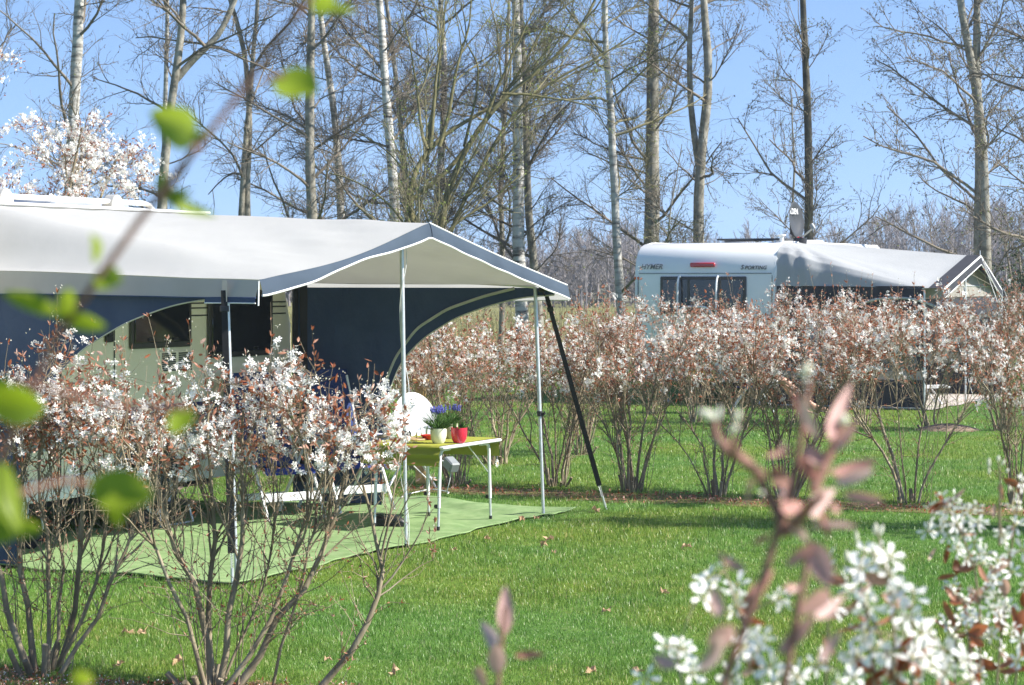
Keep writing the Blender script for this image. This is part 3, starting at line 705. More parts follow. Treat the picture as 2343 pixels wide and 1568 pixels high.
# evergreen bush beyond the far awning
def leafy_bush(label, base, r, h, n, seed, mat, name='evergreen_bush'):
    global rng
    rng = np.random.default_rng(seed)
    t = thing(name, label, 'bush', base)
    ns = 9; P = np.zeros((ns, 6, 3)); a = rng.uniform(0, 6.28, ns); tt = np.linspace(0, 1, 6)
    for i in range(ns): P[i] = np.stack([math.cos(a[i]) * r * .7 * tt, math.sin(a[i]) * r * .7 * tt, rng.uniform(.6, 1) * h * tt - .02], 1)
    S, R = grow(P, np.full((ns, 6), .02), 160, (.3, .8), K=5, up=.1, rmax=.01)
    NM().add(*tubes(P, np.full((ns, 6), .022), 6)).add(*tubes(S, R, 3)).build('stems', M['twig'], t)
    pts = np.vstack([S[:, 2:].reshape(-1, 3), P[:, 3:].reshape(-1, 3)])
    q = rng.integers(0, len(pts), n)
    NM().add(*small_leaves(pts[q] + rng.normal(size=(n, 3)) * .09, rng.normal(size=(n, 3)) + [0, 0, .3], rng.uniform(.05, .09, n), rng.uniform(.03, .045, n))).build('foliage', mat, t, False)
leafy_bush('dark evergreen bush beside the right-hand end of the grey awning', (10.2, 43.0, 0), 1.3, 2.9, 5200, 51, M['evergreen'])
leafy_bush('low dark bush at the far right behind the awning\'s last pole', (9.7, 39.2, 0), .7, 1.1, 1800, 52, M['evergreen'])

# ================================================================== FAR WOOD, MEADOW, LAWN
rng = np.random.default_rng(60)
nt_ = 640
X = rng.uniform(-62, 62, nt_); Yt = rng.uniform(150, 215, nt_) - np.abs(X) * .15
H = rng.uniform(3.0, 4.9, nt_) * (1 + .14 * np.sin(X * .13 + 1)) + np.clip((X - 14) * .1, 0, 2.2) + 1.3 * np.exp(-((X - 33) / 7) ** 2)
P = np.zeros((nt_, 6, 3)); tt = np.linspace(0, 1, 6)
P[:, :, 0] = X[:, None] + rng.normal(size=(nt_, 6)) * .12 * tt; P[:, :, 1] = Yt[:, None]; P[:, :, 2] = H[:, None] * tt
R = np.full((nt_, 1), .09) * np.linspace(1, .25, 6)
S1, R1 = grow(P, R, nt_ * 14, (1.0, 3.0), ang=(.4, 1.0), up=.35, K=5, wig=.14, fr=(.12, .98), rmax=.05, rmin=.028)
S2, R2 = grow(S1, R1, nt_ * 95, (.5, 1.4), ang=(.3, .9), up=.2, K=4, wig=.2, fr=(.15, 1), rmax=.03, rmin=.02, taper=.7)
o = NM().add(*tubes(P, R, 4)).add(*tubes(S1, R1, 3)).add(*tubes(S2, R2, 3)).build('far_woodland', M['wood_far'])
tag(o, 'hazy grey-purple bare woodland along the far side of the meadow', 'woodland', kind='stuff')
# scrubby undergrowth of the wood, with darker conifers in it
n = 26000
x = rng.uniform(-62, 62, n); yy = rng.uniform(155, 215, n) - np.abs(x) * .15
hh = (1.6 + 1.4 * np.sin(x * .31) * np.sin(x * .077 + 2) + 1.2)
p = np.stack([x, yy, rng.uniform(0, 1, n) ** 1.2 * hh], 1)
o = NM().add(*small_leaves(p, rng.normal(size=(n, 3)) + [0, 0, .6], rng.uniform(.3, .8, n), rng.uniform(.12, .3, n))).build('woodland_undergrowth', thin('undergrowth', [(0, (.07, .075, .06)), (.6, (.13, .115, .1)), (1, (.17, .155, .13))], transl=.1, rough=.95, spec=.05), None, False)
tag(o, 'dull brown scrub at the foot of the far woodland', 'undergrowth', kind='stuff')
nc = 42
cx = rng.uniform(-55, 60, nc); cyy = rng.uniform(205, 225, nc); chh = rng.uniform(4.0, 6.2, nc)
ps = []
for i in range(nc):
    m = 260; z = rng.uniform(.1, 1, m); a = rng.uniform(0, 6.28, m); r = (1.02 - z) ** .7 * 1.9 * rng.uniform(.4, 1, m)
    ps.append(np.stack([cx[i] + r * np.cos(a), cyy[i] + r * np.sin(a), z * chh[i]], 1))
p = np.vstack(ps); n = len(p)
o = NM().add(*small_leaves(p, rng.normal(size=(n, 3)), rng.uniform(.5, .9, n), rng.uniform(.25, .4, n))).build('conifer_belt', thin('far_conifer', [(0, (.07, .085, .075)), (1, (.11, .125, .1))], transl=.1, rough=.9, spec=.05), None, False)
tag(o, 'dark conifers showing through the far bare woodland', 'woodland', kind='stuff')

# ground sheet, beds, meadow
def ground_mat():
    m, nt, out = nodes('lawn_ground')
    b = nt.nodes.new('ShaderNodeBsdfPrincipled'); b.inputs['Roughness'].default_value = .95; b.inputs['Specular IOR Level'].default_value = .1
    c1 = ramp(nt, noise(nt, 5, 8, .7), [(.3, (.055, .125, .022)), (.55, (.09, .175, .034)), (.75, (.15, .2, .06))])
    c2 = ramp(nt, noise(nt, .45, 4), [(.4, (1, 1, 1)), (.62, (1.45, 1.1, .85))])
    mx = nt.nodes.new('ShaderNodeMix'); mx.data_type = 'RGBA'; mx.blend_type = 'MULTIPLY'; mx.inputs[0].default_value = 1
    nt.links.new(c1, mx.inputs[6]); nt.links.new(c2, mx.inputs[7])
    nt.links.new(mx.outputs[2], b.inputs['Base Color'])
    nt.links.new(bump(nt, noise(nt, 60, 4), .8, .02), b.inputs['Normal'])
    nt.links.new(b.outputs[0], out.inputs[0]); return m
g = MB(); g.add([(-220, -40, 0), (220, -40, 0), (220, 420, 0), (-220, 420, 0)], [(0, 1, 2, 3)])
tag(g.build('ground', ground_mat()), kind='structure')
def blob_sheet(name, pts, z, m, jit=.06, sub=10):
    """flat irregular patch"""
    q = []
    for i in range(len(pts)):
        a, b = np.array(pts[i]), np.array(pts[(i + 1) % len(pts)])
        for k in range(sub):
            q.append(a + (b - a) * k / sub + rng.normal(size=2) * jit)
    mb = MB(); mb.add([(x, y, z) for x, y in q], [tuple(range(len(q)))])
    return tag(mb.build(name, m), kind='structure')
bed = surf('mossy_bed', (.22, .155, .085), (.13, .135, .04), rough=1, scale=7, detail=8, bmp=.9, bscale=40, bdist=.03, spec=.05)
gA, gB = G(930, 1118), G(2420, 1176)
dirr = unit(gB - gA); prp = np.array([-dirr[1], dirr[0], 0])
def strip(a, b, w, n=16):
    L = [a + (b - a) * k / n for k in range(n + 1)]
    lo = [p - prp * w * rng.uniform(.6, 1.2) for p in L]; hi = [p + prp * w * rng.uniform(.5, 1.1) for p in L]
    return [(p[0], p[1]) for p in lo] + [(p[0], p[1]) for p in reversed(hi)]
BEDS = []
s = strip(gA, gB, .42); BEDS.append(s); blob_sheet('hedge_bed', s, .004, bed, .04, 4)
gC, gD = G(-260, 1560), G(760, 1610)
s = strip(gC, gD, .5); BEDS.append(s); blob_sheet('near_bed', s, .004, bed, .05, 5)
md = surf('dry_meadow', (.23, .21, .09), (.15, .16, .055), rough=1, scale=.25, detail=10, spec=.05, bmp=.6, bscale=6, bdist=.1)
blob_sheet('meadow', [(-210, 52), (-40, 50), (0, 49.5), (40, 51), (210, 52), (210, 410), (-210, 410)], .006, md, .2, 30)

def inpoly(x, y, poly):
    poly = np.array(poly); ins = np.zeros(len(x), bool); j = len(poly) - 1
    for i in range(len(poly)):
        xi, yi = poly[i]; xj, yj = poly[j]
        c = ((yi > y) != (yj > y)) & (x < (xj - xi) * (y - yi) / (yj - yi + 1e-12) + xi)
        ins ^= c; j = i
    return ins
def blades(n, y0, y1, power, hgt, wid, name, m, label, mask=None, lean=.45, margin=2.0):
    u = rng.uniform(0, 1, n)
    y = 1 / (1 / y0 + u * (1 / y1 - 1 / y0))
    x = rng.uniform(-1, 1, n) * (y * .236 + margin)
    ok = np.ones(n, bool)
    if mask is not None: ok &= mask(x, y)
    x, y = x[ok], y[ok]; n = len(x)
    s = (y / 11) ** power
    patch = .75 + .3 * np.sin(x * 1.7 + 1.3 * np.sin(y * 1.1)) * np.sin(y * 1.9 + x * .6) + .25 * np.sin(x * 5.1 + y * 3.3) * np.sin(y * 4.7 - x * 2.1)
    h = rng.uniform(hgt[0], hgt[1], n) * (1 + .25 * (s - 1)) * np.clip(patch + .25, .45, 1.5); w = rng.uniform(.7, 1.3, n) * wid * s
    a = rng.uniform(0, 2 * PI, n); la = rng.uniform(0, 2 * PI, n); l = rng.uniform(.05, lean, n)
    p = np.stack([x, y, np.full(n, -.003)], 1)
    sd = np.stack([np.cos(a), np.sin(a), 0 * a], 1) * w[:, None] * .5
    ln = np.stack([np.cos(la), np.sin(la), 0 * a], 1) * (h * l)[:, None]
    mid = p + ln * .35 + UP * (h * .6)[:, None]; tip = p + ln * 1.3 + UP * (h * np.sqrt(np.maximum(1 - l * l, .2)))[:, None]
    V = np.stack([p - sd, p + sd, mid + sd * .7, mid - sd * .7, tip], 1).reshape(-1, 3)
    b = (np.arange(n) * 5)[:, None]
    o = link(name, np_mesh(name, V, [b + np.array([[0, 1, 2, 3]]), b + np.array([[3, 2, 4]])]), m)
    return tag(o, label, 'grass', kind='stuff')
# ================================================================== NEAR AWNING AND CARAVAN
u3 = unit(np.array([.449, .8935, 0])); n3 = np.array([u3[1], -u3[0], 0])
BASE = np.array([-1.8, 14.3, 0])
def L(t, s, z): return BASE + t * u3 + s * n3 + UP * z
DEP = 2.5
def plane_hit(xv, yv, org, d):
    """where the sight line through a photo pixel meets the upright plane through org along d -> (distance, z)"""
    k = (xv - CX) / F
    t = (k * org[1] - org[0]) / (d[0] - k * d[1])
    Y = org[1] + t * d[1]
    return t, CH - (yv - HY) * Y / F
wall_o = L(0, -DEP, 0)
def wp(x, y): return plane_hit(x, y, wall_o, u3)
A_U = math.atan2(u3[1], u3[0])
RU = np.array([u3, n3, UP]).T        # local (along, outward, up) -> world
def LBX(mb, t, s, z, size, bev=0.0): return mb.box(L(t, s, z), size, RU, bev)

def smooth01(x): x = np.clip(x, 0, 1); return x * x * (3 - 2 * x)
TW = 4.66
def zwall(t):
    a = 2.54 - .46 * (1 - smooth01(t / .55)) ** 1.0
    b = 2.54 - .56 * smooth01((t - 3.25) / 1.35) ** 1.0
    return np.minimum(a, b)
def zfront(t):
    z = np.where(t < 2.25, 2.0 + (2.42 - 2.0) * t / 2.25, 2.42 + (1.95 - 2.42) * (t - 2.25) / (TW - 2.25))
    return z - .055 * np.sin(PI * np.clip(t / 2.25, 0, 1)) ** 1.3 * (t < 2.25) - .012 * np.sin(PI * np.clip((t - 2.25) / (TW - 2.25), 0, 1)) * (t > 2.25)
aw = thing('caravan_sun_awning', 'grey and navy sun awning with open gabled front on the near caravan', 'awning', BASE)
def rel(P): return np.asarray(P) - BASE
class AB(MB):
    def build(self, name, m, parent=None, **k):
        self.v = [tuple(np.array(p) - BASE) for p in self.v]
        return super().build(name, m, parent or aw, **k)
NT, NS = 81, 41
tg = np.linspace(-.03, TW, NT); sg = np.linspace(0, 1, NS)
Pr = np.zeros((NT, NS, 3))
for j, s in enumerate(sg):
    z = zwall(np.clip(tg, 0, TW)) * (1 - s) + zfront(np.clip(tg, 0, TW)) * s
    z = z - .035 * np.sin(PI * s) * np.sin(PI * np.clip(tg / 2.25, 0, 1)) * (tg < 2.25) - .03 * np.sin(PI * s) * np.sin(PI * np.clip((tg - 2.25) / 2.4, 0, 1)) * (tg > 2.25)
    # tension creases fanning out of the eave corner and the peak
    z = z + .010 * np.sin(tg * 9 + s * 16) * smooth01((s - .45) * 2) * smooth01(tg / .5) * smooth01((1 - s) * 4) + .007 * np.sin(tg * 23 - s * 9) * smooth01((s - .6) * 3) * smooth01((1 - s) * 4) + .004 * np.sin((tg * 14 - s * 11)) * smooth01(1 - s)
    z = z + .008 * np.exp(-((tg - .5 * s) / .05) ** 2) * (s < .35) - .007 * np.exp(-((tg - .55 * s - .12) / .06) ** 2) * (s < .4)
    for i in range(NT): Pr[i, j] = L(tg[i], -DEP + (DEP + .19) * s, z[i])
AB().grid(Pr).build('roof_canvas', M['canvas'], smooth=True, angle=80)
Pl = Pr[1:-1].copy(); Pl[:, :, 2] -= .012
AB().grid(Pl).build('roof_lining', M['lining'], smooth=True, angle=80)
# valance along the near eave and the far eave
def eave(t, out, drop0, drop1, m, name):
    q = np.zeros((NS, 6, 3))
    for j, s in enumerate(sg):
        p = Pr[0 if t < 1 else -1, j]; dr = drop0 + (drop1 - drop0) * s
        for k in range(6):
            q[j, k] = p + u3 * out * (k / 5 * .03 + .006 * math.sin(s * 21) * k / 5) - UP * (dr * k / 5 + .004) 
    AB().grid(q).build(name, m, smooth=True)
    return q
qv = eave(-.03, -1, .17, .115, M['valance'], 'side_valance')
AB().tube(qv[:, -1], .005, 6).build('valance_piping', M['navy'])
q2 = eave(TW, 1, .14, .12, M['lining'], 'side_valance')
AB().tube(q2[:, -1], .005, 6).build('valance_piping', M['piping'])
# navy tip of the side valance by the corner pole
qq = np.zeros((8, 2, 3))
for i, s in enumerate(np.linspace(.86, 1, 8)):
    j = int(round(s * (NS - 1))); b = qv[j, -1] - u3 * .004
    qq[i, 0] = b; qq[i, 1] = b - UP * .035
AB().grid(qq).build('valance_tip', M['navy'])
AB().tube(qq[:, 1], .0045, 6).build('piping', M['piping'])
# slate-blue strip along the gabled front, white piping below it
fs = np.zeros((NT, 5, 3))
for i, t in enumerate(tg):
    d = .105 * (1 - .62 * math.exp(-((t - 1.2) / .55) ** 2)) * (1 if t < 2.25 else 1.08)
    p = Pr[i, -1]
    for k in range(5):
        fs[i, k] = p + n3 * (.004 + .028 * math.sin(PI * .5 * k / 4) + .006 * math.sin(t * 13) * k / 4) - UP * (d * k / 4)
AB().grid(fs).build('front_trim', M['slate'], smooth=True)
AB().tube(fs[:, -1], .0075, 6).build('piping', M['piping'])
pk = int(NT * .49)
AB().tube(Pr[pk:, -1] + UP * .004 + n3 * .002, .006, 6).build('piping', M['piping'])
AB().tube(fs[pk + 0, :] + n3 * .004, .003, 5).build('trim_seam', M['slate'])
AB().tube([Pr[0, -1] - UP * .01, Pr[0, -1] - UP * .17 + n3 * .01 - u3 * .02], .006, 6).build('piping', M['piping'])
# rail bead where the canvas is threaded into the caravan
rt = np.linspace(-2.2, 3.3, 30)
rail = np.array([L(t, -DEP + .012, 2.556) for t in rt])
# curved side panels
def side_panel(t, curve, ztop, mirror):
    """curve: outline of the cut-away edge from the ground to the front eave, (a = distance from the wall, z)"""
    c = np.array(curve); zz = np.linspace(0, 1, 40)
    d = np.r_[0, np.cumsum(np.linalg.norm(np.diff(c, axis=0), axis=1))]; s = np.linspace(0, d[-1], 60)
    e = np.stack([np.interp(s, d, c[:, 0]), np.interp(s, d, c[:, 1])], 1)
    for _ in range(6): e[1:-1] = .25 * e[:-2] + .5 * e[1:-1] + .25 * e[2:]
    g = np.zeros((60, 12, 3))
    for i in range(60):
        for k in range(12):
            # sheet spans from the wall / top edge out to the cut edge
            ax, az = e[i]
            f = i / 59
            top = np.array([ax, ztop + (0.0) * f]) if az > 1.2 else np.array([0.02, az])
            blend = smooth01((az - .9) / .55)
            st = np.array([.02, az]) * (1 - blend) + np.array([ax * (1 - .35 * (1 - blend)), ztop]) * blend
            q = st + (e[i] - st) * k / 11
            g[i, k] = L(t + .012 * math.sin(q[0] * 5 + q[1] * 2), -DEP + q[0], q[1])
    return g, e
curve_far = [(.95, .03), (.93, .45), (.95, .8), (1.03, 1.1), (1.14, 1.3), (1.35, 1.5), (1.65, 1.67), (2.0, 1.78), (2.3, 1.85), (2.6, 1.87)]
curve_near = [(.7, .03), (.72, .5), (.8, .95), (.95, 1.25), (1.25, 1.53), (1.6, 1.71), (2.0, 1.83), (2.25, 1.87), (2.55, 1.89)]
def panel_mesh(t, curve, ztop, name, m):
    c = np.array(curve); d = np.r_[0, np.cumsum(np.linalg.norm(np.diff(c, axis=0), axis=1))]; s = np.linspace(0, d[-1], 70)
    e = np.stack([np.interp(s, d, c[:, 0]), np.interp(s, d, c[:, 1])], 1)
    for _ in range(8): e[1:-1] = .25 * e[:-2] + .5 * e[1:-1] + .25 * e[2:]
    # columns of constant a, from the lower limit to the top
    av = np.linspace(.01, c[-1, 0], 60); g = np.zeros((60, 16, 3))
    amin = e[:, 0].min(); ie = np.argsort(e[:, 0])
    up = e[int(np.argmin(e[:, 0])):]
    for i, a in enumerate(av):
        zl = .03 if a <= e[0, 0] else float(np.interp(a, up[:, 0], up[:, 1]))
        for k in range(16):
            z = zl + (ztop - zl) * k / 15
            g[i, k] = L(t + .01 * math.sin(a * 6 + z * 3), -DEP + a, z)
    AB().grid(g).build(name, m, smooth=True)
    ed = np.array([L(t + .01 * math.sin(a * 6 + z * 3), -DEP + a, z) for a, z in e])
    return ed
ed = panel_mesh(4.6, curve_far, 1.93, 'side_panel', M['navy'])
AB().tube(ed - u3 * .006, .006, 6).build('panel_piping', M['piping_grey'])
c2_ = [(a - .05 - .02 * (z > 1.2), z + .075 * (1 if z > 1.4 else .3)) for a, z in curve_far[1:-1]]
AB().tube(resample([L(4.59, -DEP + a, z) for a, z in c2_], 50), .013, 6).build('panel_edge_band', M['piping_grey'])
ed = panel_mesh(-.0, curve_near, 2.0, 'side_panel', M['navy'])
AB().tube(ed - u3 * .006, .005, 6).build('panel_piping', M['piping_grey'])
# draught strip hanging where the far panel meets the wall
AB().grid(np.array([[L(4.58 - .13 * math.sin(k * 2.3) * .2, -DEP + .02 + .028 * k * (1 + .5 * i / 9), 2.0 - i * .2) for k in range(6)] for i in range(10)])).build('draught_strip', M['charcoal'], smooth=True)
# poles
def pole(p0, p1, r=.0135, cl=None, rim=.45):
    d = unit(p1 - p0); Ln = np.linalg.norm(p1 - p0)
    o = AB().tube([p0, p0 + d * Ln * rim], r, 12).tube([p0 + d * Ln * rim, p1], r * 1.22, 12).build('pole', M['alu'], smooth=True)
    if cl is not None:
        c = p0 + d * Ln * cl
        mb = AB(); mb.tube([c - d * .022, c + d * .022], r * 1.75, 12); mb.box(c + n3 * .03 + u3 * .012, (.03, .03, .02), RU, .004)
        mb.tube([c + n3 * .03 - UP * .02, c + n3 * .045 + UP * .02], .006, 8)
        x = mb.build('pole_clamp', M['black_plastic'], o)
    f = AB(); f.tube([p0 - UP * .004, p0 + UP * .03], r * 1.25, 10); f.build('foot', M['black_plastic'], o)
    return o
top_n = L(.0, 0, 1.9) - np.array([.065, 0, 0]); pole(L(0, 0, 0), top_n, cl=None)
top_m = L(2.25, 0, 2.37) + np.array([-.035, 0, 0]); pole(L(2.25, 0, 0), top_m, cl=.36)
top_f = L(4.6, 0, 1.935) + np.array([-.07, 0, 0]); pole(L(4.6, 0, 0), top_f, cl=.45)
# roof bars under the canvas
bar = AB(); bar.tube([top_f + UP * -.0, L(4.55, -DEP + .1, 2.13)], .012, 10).build('roof_bar', M['alu'], smooth=True)
bar = AB(); bar.tube([top_m - UP * .05, L(2.25, -DEP + .1, 2.44)], .012, 10).build('roof_bar', M['alu'], smooth=True)
bar = AB(); bar.tube([top_n + UP * .01, L(.06, -DEP + .1, 2.03)], .012, 10).build('roof_bar', M['alu'], smooth=True)
cl = AB(); pc = L(4.57, -1.75, 2.06 + .0); cl.box(pc, (.05, .05, .05), RU, .01).tube([pc - UP * .01, pc - UP * .07 + n3 * .01], .009, 8).build('bar_clamp', M['black_plastic'])
cl = AB(); pc = top_f + n3 * .06 - UP * .02; cl.box(pc, (.05, .05, .04), RU, .01).tube([pc, pc - UP * .05 + n3 * .03], .009, 8).build('bar_clamp', M['black_plastic'])
# light cable wound loosely round the middle pole
cb = [];
for k in range(90):
    f = k / 89; p = L(2.25, 0, 0) + (top_m - L(2.25, 0, 0)) * f
    a = f * 14; cb.append(p + (math.cos(a) * n3 + math.sin(a) * u3) * (.02 + .02 * math.sin(f * 9) ** 2))
AB().tube(cb, .0028, 5).build('cable', M['white_plastic'])
# storm straps: webbing, tension spring and ground peg
def strap(p0, p1, w=.045):
    d = unit(p1 - p0); Ln = np.linalg.norm(p1 - p0)
    sd = unit(np.cross(d, np.array([0, 1.0, 0]))); nn = np.cross(sd, d)
    q0, q1 = p0, p0 + d * Ln * .885
    o = AB().prism([q0 - sd * w * .4, q0 + sd * w * .4, q1 + sd * w * .5, q1 - sd * w * .5], nn * .003).build('storm_strap', M['black_strap'])
    b = q0 + d * .12
    AB().box(b, (w * 1.2, .012, .04), np.array([sd, nn, d]).T, .003).build('buckle', M['black_plastic'], o)
    sp = [q1 + d * Ln * .055 * k / 60 + (math.cos(k * 1.05) * sd + math.sin(k * 1.05) * nn) * .009 for k in range(61)]
    AB().tube(sp, .0022, 5).build('spring', M['alu'], o)
    AB().tube([q1 + d * Ln * .05, p1 + d * .05], .011, 8).build('ground_peg', M['alu'], o)
gpeg = G(1386, 1166)
strap(L(4.62, .02, 1.86), gpeg)
strap(L(-.02, -.02, 1.93) - np.array([.05, .05, 0]), np.array([-1.815, 14.2, 0]), .05)
# webbing loop over the eave by the corner pole
AB().grid(np.array([[L(-.07, -.06 + k * .02, 1.995 - i * .035) - u3 * .012 for k in range(3)] for i in range(5)])).build('strap_loop', M['valance'])

# ---- caravan
CT0, CT1 = -2.6, 4.62
prof = [(CT0, .42), (CT0 - .05, 1.2), (CT0 + .1, 2.0), (CT0 + .6, 2.5), (0, 2.56), (3.2, 2.56), (3.75, 2.5), (4.15, 2.36), (4.45, 2.1), (4.6, 1.6), (4.62, 1.0), (4.6, .5), (4.55, .36), (2.9, .36), (-.5, .36)]
def extrude_profile(mb, prof, org, du, dw, width, bev=.03):
    p = np.array(prof); k = len(p)
    e = np.roll(p, -1, 0) - p; en = unit(np.stack([e[:, 1], -e[:, 0]], 1))
    vn = unit(en + np.roll(en, 1, 0))
    c = p.mean(0); sgn = np.sign(((p - c) * vn).sum(1)); vn *= np.sign(sgn.sum())
    rings = []
    for w, ins in ((0, bev), (bev * .3, bev * .3), (bev, 0), (width - bev, 0), (width - bev * .3, bev * .3), (width, bev)):
        q = p - vn * ins
        rings.append([org + du * a + UP * z + dw * w for a, z in q])
    V = [v for r in rings for v in r]; Q = []
    for r in range(5):
        for i in range(k):
            j = (i + 1) % k; Q.append((r * k + i, r * k + j, (r + 1) * k + j, (r + 1) * k + i))
    Q.append(tuple(range(k))); Q.append(tuple(reversed(range(5 * k, 6 * k))))
    return mb.add(V, Q)
cv_o = L(1.0, -DEP - 1.2, 0)
cv = thing('touring_caravan', 'cream touring caravan with navy awning on its side, cut off by the left edge', 'caravan', cv_o)
class CB(MB):
    def build(self, name, m, parent=None, **k):
        self.v = [tuple(np.array(p) - cv_o) for p in self.v]
        return super().build(name, m, parent or cv, **k)
extrude_profile(CB(), prof, L(0, -DEP, 0), u3, -n3, 2.35).build('body', M['cream_panel'], smooth=True, angle=30)
def wrect(x0, y0, x1, y1):
    t0, z0 = wp(x0, y1); t1, z1 = wp(x1, y1); _, za = wp((x0 + x1) / 2, y0)
    return t0, t1, (z0 + z1) / 2, za
def cplate(mb, t0, t1, z0, z1, off, th=.01, bev=.0):
    return mb.box(L((t0 + t1) / 2, -DEP + off + th / 2, (z0 + z1) / 2), (t1 - t0, th, z1 - z0), RU, bev)
def c_window(x0, y0, x1, y1, curtain=False):
    t0, t1, z0, z1 = wrect(x0, y0, x1, y1)
    o = cplate(CB(), t0, t1, z0, z1, .002, .022, .02).build('window', M['seal'], smooth=True)
    cplate(CB(), t0 + .045, t1 - .045, z0 + .045, z1 - .045, .022, .012, .012).build('pane', M['dark_glass'], o, smooth=True)
    for t in (t0 + (t1 - t0) * .3, t0 + (t1 - t0) * .7): CB().box(L(t, -DEP + .04, z0 + .07), (.07, .012, .025), RU, .004).build('catch', M['black_plastic'], o)
    return t0, t1, z0, z1
c_window(294, 676, 434, 796)
c_window(472, 664, 620, 816)
# door: seam frame, handle
tdr, zdr = wp(262, 760); 
fr = CB()
t0d, t1d = tdr - .68, tdr
for (ta, tb, za, zb) in ((t0d, t0d + .012, .42, 2.1), (t1d - .012, t1d, .42, 2.1), (t0d + .012, t1d - .012, 2.088, 2.1), (t0d + .012, t1d - .012, 1.2, 1.208)):
    cplate(fr, ta, tb, za, zb, .001, .004)
door = fr.build('door', M['line_dark'])
th, zh = wp(247, 766)
hb = CB(); cplate(hb, th - .05, th + .05, zh - .06, zh + .06, .002, .02, .008); cplate(hb, th - .03, th + .03, zh - .015, zh + .015, .022, .012, .004); hb.build('handle', M['black_plastic'], door, smooth=True)
# pinstripes
ps_ = CB()
for y in (694, 705, 722):
    _, z = wp(450, y); cplate(ps_, -1.0, 4.5, z - .006, z + .006, .0005, .002)
ps_.build('pinstripes', M['line_dark'])
# vent grille
t0, t1, z0, z1 = wrect(363, 803, 442, 852)
gv = cplate(CB(), t0, t1, z0, z1, .002, .008, .004).build('vent_grille', M['cream_panel'])
sl = CB()
for k in range(9):
    z = z0 + .02 + k * (z1 - z0 - .04) / 8
    for a, b in ((t0 + .03, (t0 + t1) / 2 - .02), ((t0 + t1) / 2 + .02, t1 - .03)): cplate(sl, a, b, z - .006, z + .006, .01, .003)
sl.build('slots', M['line_dark'], gv)
# blue and grey bands along the side
_, zb1 = wp(330, 930); _, zb0 = wp(330, 966); _, zg0 = wp(330, 1008)
cplate(CB(), -1.6, 4.56, zb0 + .003, zb1, .001, .004).build('blue_band', M['blue_band'])
cplate(CB(), -1.6, 4.56, (zb0 + zb1) / 2 + .01, (zb0 + zb1) / 2 + .02, .006, .002).build('band_line', M['piping'])
cplate(CB(), -2.4, 4.57, zg0, zb0 - .003, .001, .005).build('grey_band', M['grey_panel'])
for z in (.56, .60, .64):
    cplate(CB(), -2.4, 4.56, z, z + .012, .0005, .003).build('skirt_ridge', M['cream_panel'])
cplate(CB(), -2.4, 4.56, .33, .5, .004, .02, .01).build('skirt', M['white_gelcoat'], smooth=True)
# wheel with arch
tw_, _ = wp(335, 1070)
ar = CB(); q = [L(tw_ + .42 * math.cos(a), -DEP + .012, .38 + .42 * math.sin(a)) for a in np.linspace(0, PI, 20)]
ar.tube(q, .022, 8).build('wheel_arch', M['grey_panel'], smooth=True)
dk = CB(); dk.prism([L(tw_ + .4 * math.cos(a), -DEP + .026, .38 + .4 * math.sin(a)) for a in np.linspace(0, PI, 20)] + [L(tw_ - .4, -DEP + .026, .30), L(tw_ + .4, -DEP + .026, .30)], -n3 * .02).build('wheel_well', M['dark_rubber'])
RW = np.array([u3, UP, n3]).T
wh = CB(); wh.lathe([(.2, -.09), (.29, -.08), (.315, -.05), (.315, .05), (.29, .08), (.2, .09)], L(tw_, -DEP + .02, .315), 28, RW); wo = wh.build('wheel', M['dark_rubber'], smooth=True)
CB().lathe([(0, .07), (.05, .085), (.1, .06), (.19, .09), (.205, .085)], L(tw_, -DEP + .025, .315), 28, RW).build('rim', M['alu'], wo, smooth=True)
t_, z_ = wp(126, 1089); CB().lathe([(0, .02), (.03, .018), (.036, 0)], L(t_, -DEP + .003, z_), 16, RW).build('reflector', M['amber'], smooth=True)
# underside chassis
ch = CB(); ch.box(L(1.0, -DEP - .5, .28), (6.0, .08, .14), RU).box(L(1.0, -DEP - 1.8, .28), (6.0, .08, .14), RU).build('chassis', M['dark_rubber'])
# roof edge bead, roof rail on two round feet, roof hatch
CB().tube(rail + UP * .004, .012, 8).build('roof_edge', M['white_plastic'], smooth=True)
def roofpt(x, y, s):
    o = L(0, s, 0); return plane_hit(x, y, o, u3)
ta, za = roofpt(-40, 447, -2.75); tb, zb = roofpt(345, 466, -2.75)
zr = (za + zb) / 2
ro = CB(); pts = [L(ta - 1.2, -2.75, zr), L(tb - .1, -2.75, zr), L(tb - .02, -2.75, zr - .015), L(tb + .04, -2.75, zr - .06), L(tb + .06, -2.75, 2.55)]
rr = ro.tube(pts, .021, 12).build('roof_rail', M['white_tube'], smooth=True)
for xx in (12, 266):
    t_, _ = roofpt(xx, 460, -2.72)
    q = [L(t_ + .085 * math.cos(a), -2.7, 2.555 + .13 * math.sin(a)) for a in np.linspace(0, PI, 16)]
    CB().prism(q, -n3 * .11).build('rail_foot', M['grey_plastic'], rr, bevel=.012)
t0, _ = roofpt(75, 460, -3.2); t1, _ = roofpt(255, 465, -3.2)
hc = CB(); hc.box(L((t0 + t1) / 2, -3.25, 2.61), (t1 - t0, .5, .07), RU, .03).build('roof_hatch', surf('smoked_hatch', (.3, .33, .38), rough=.15, coat=.3), smooth=True)

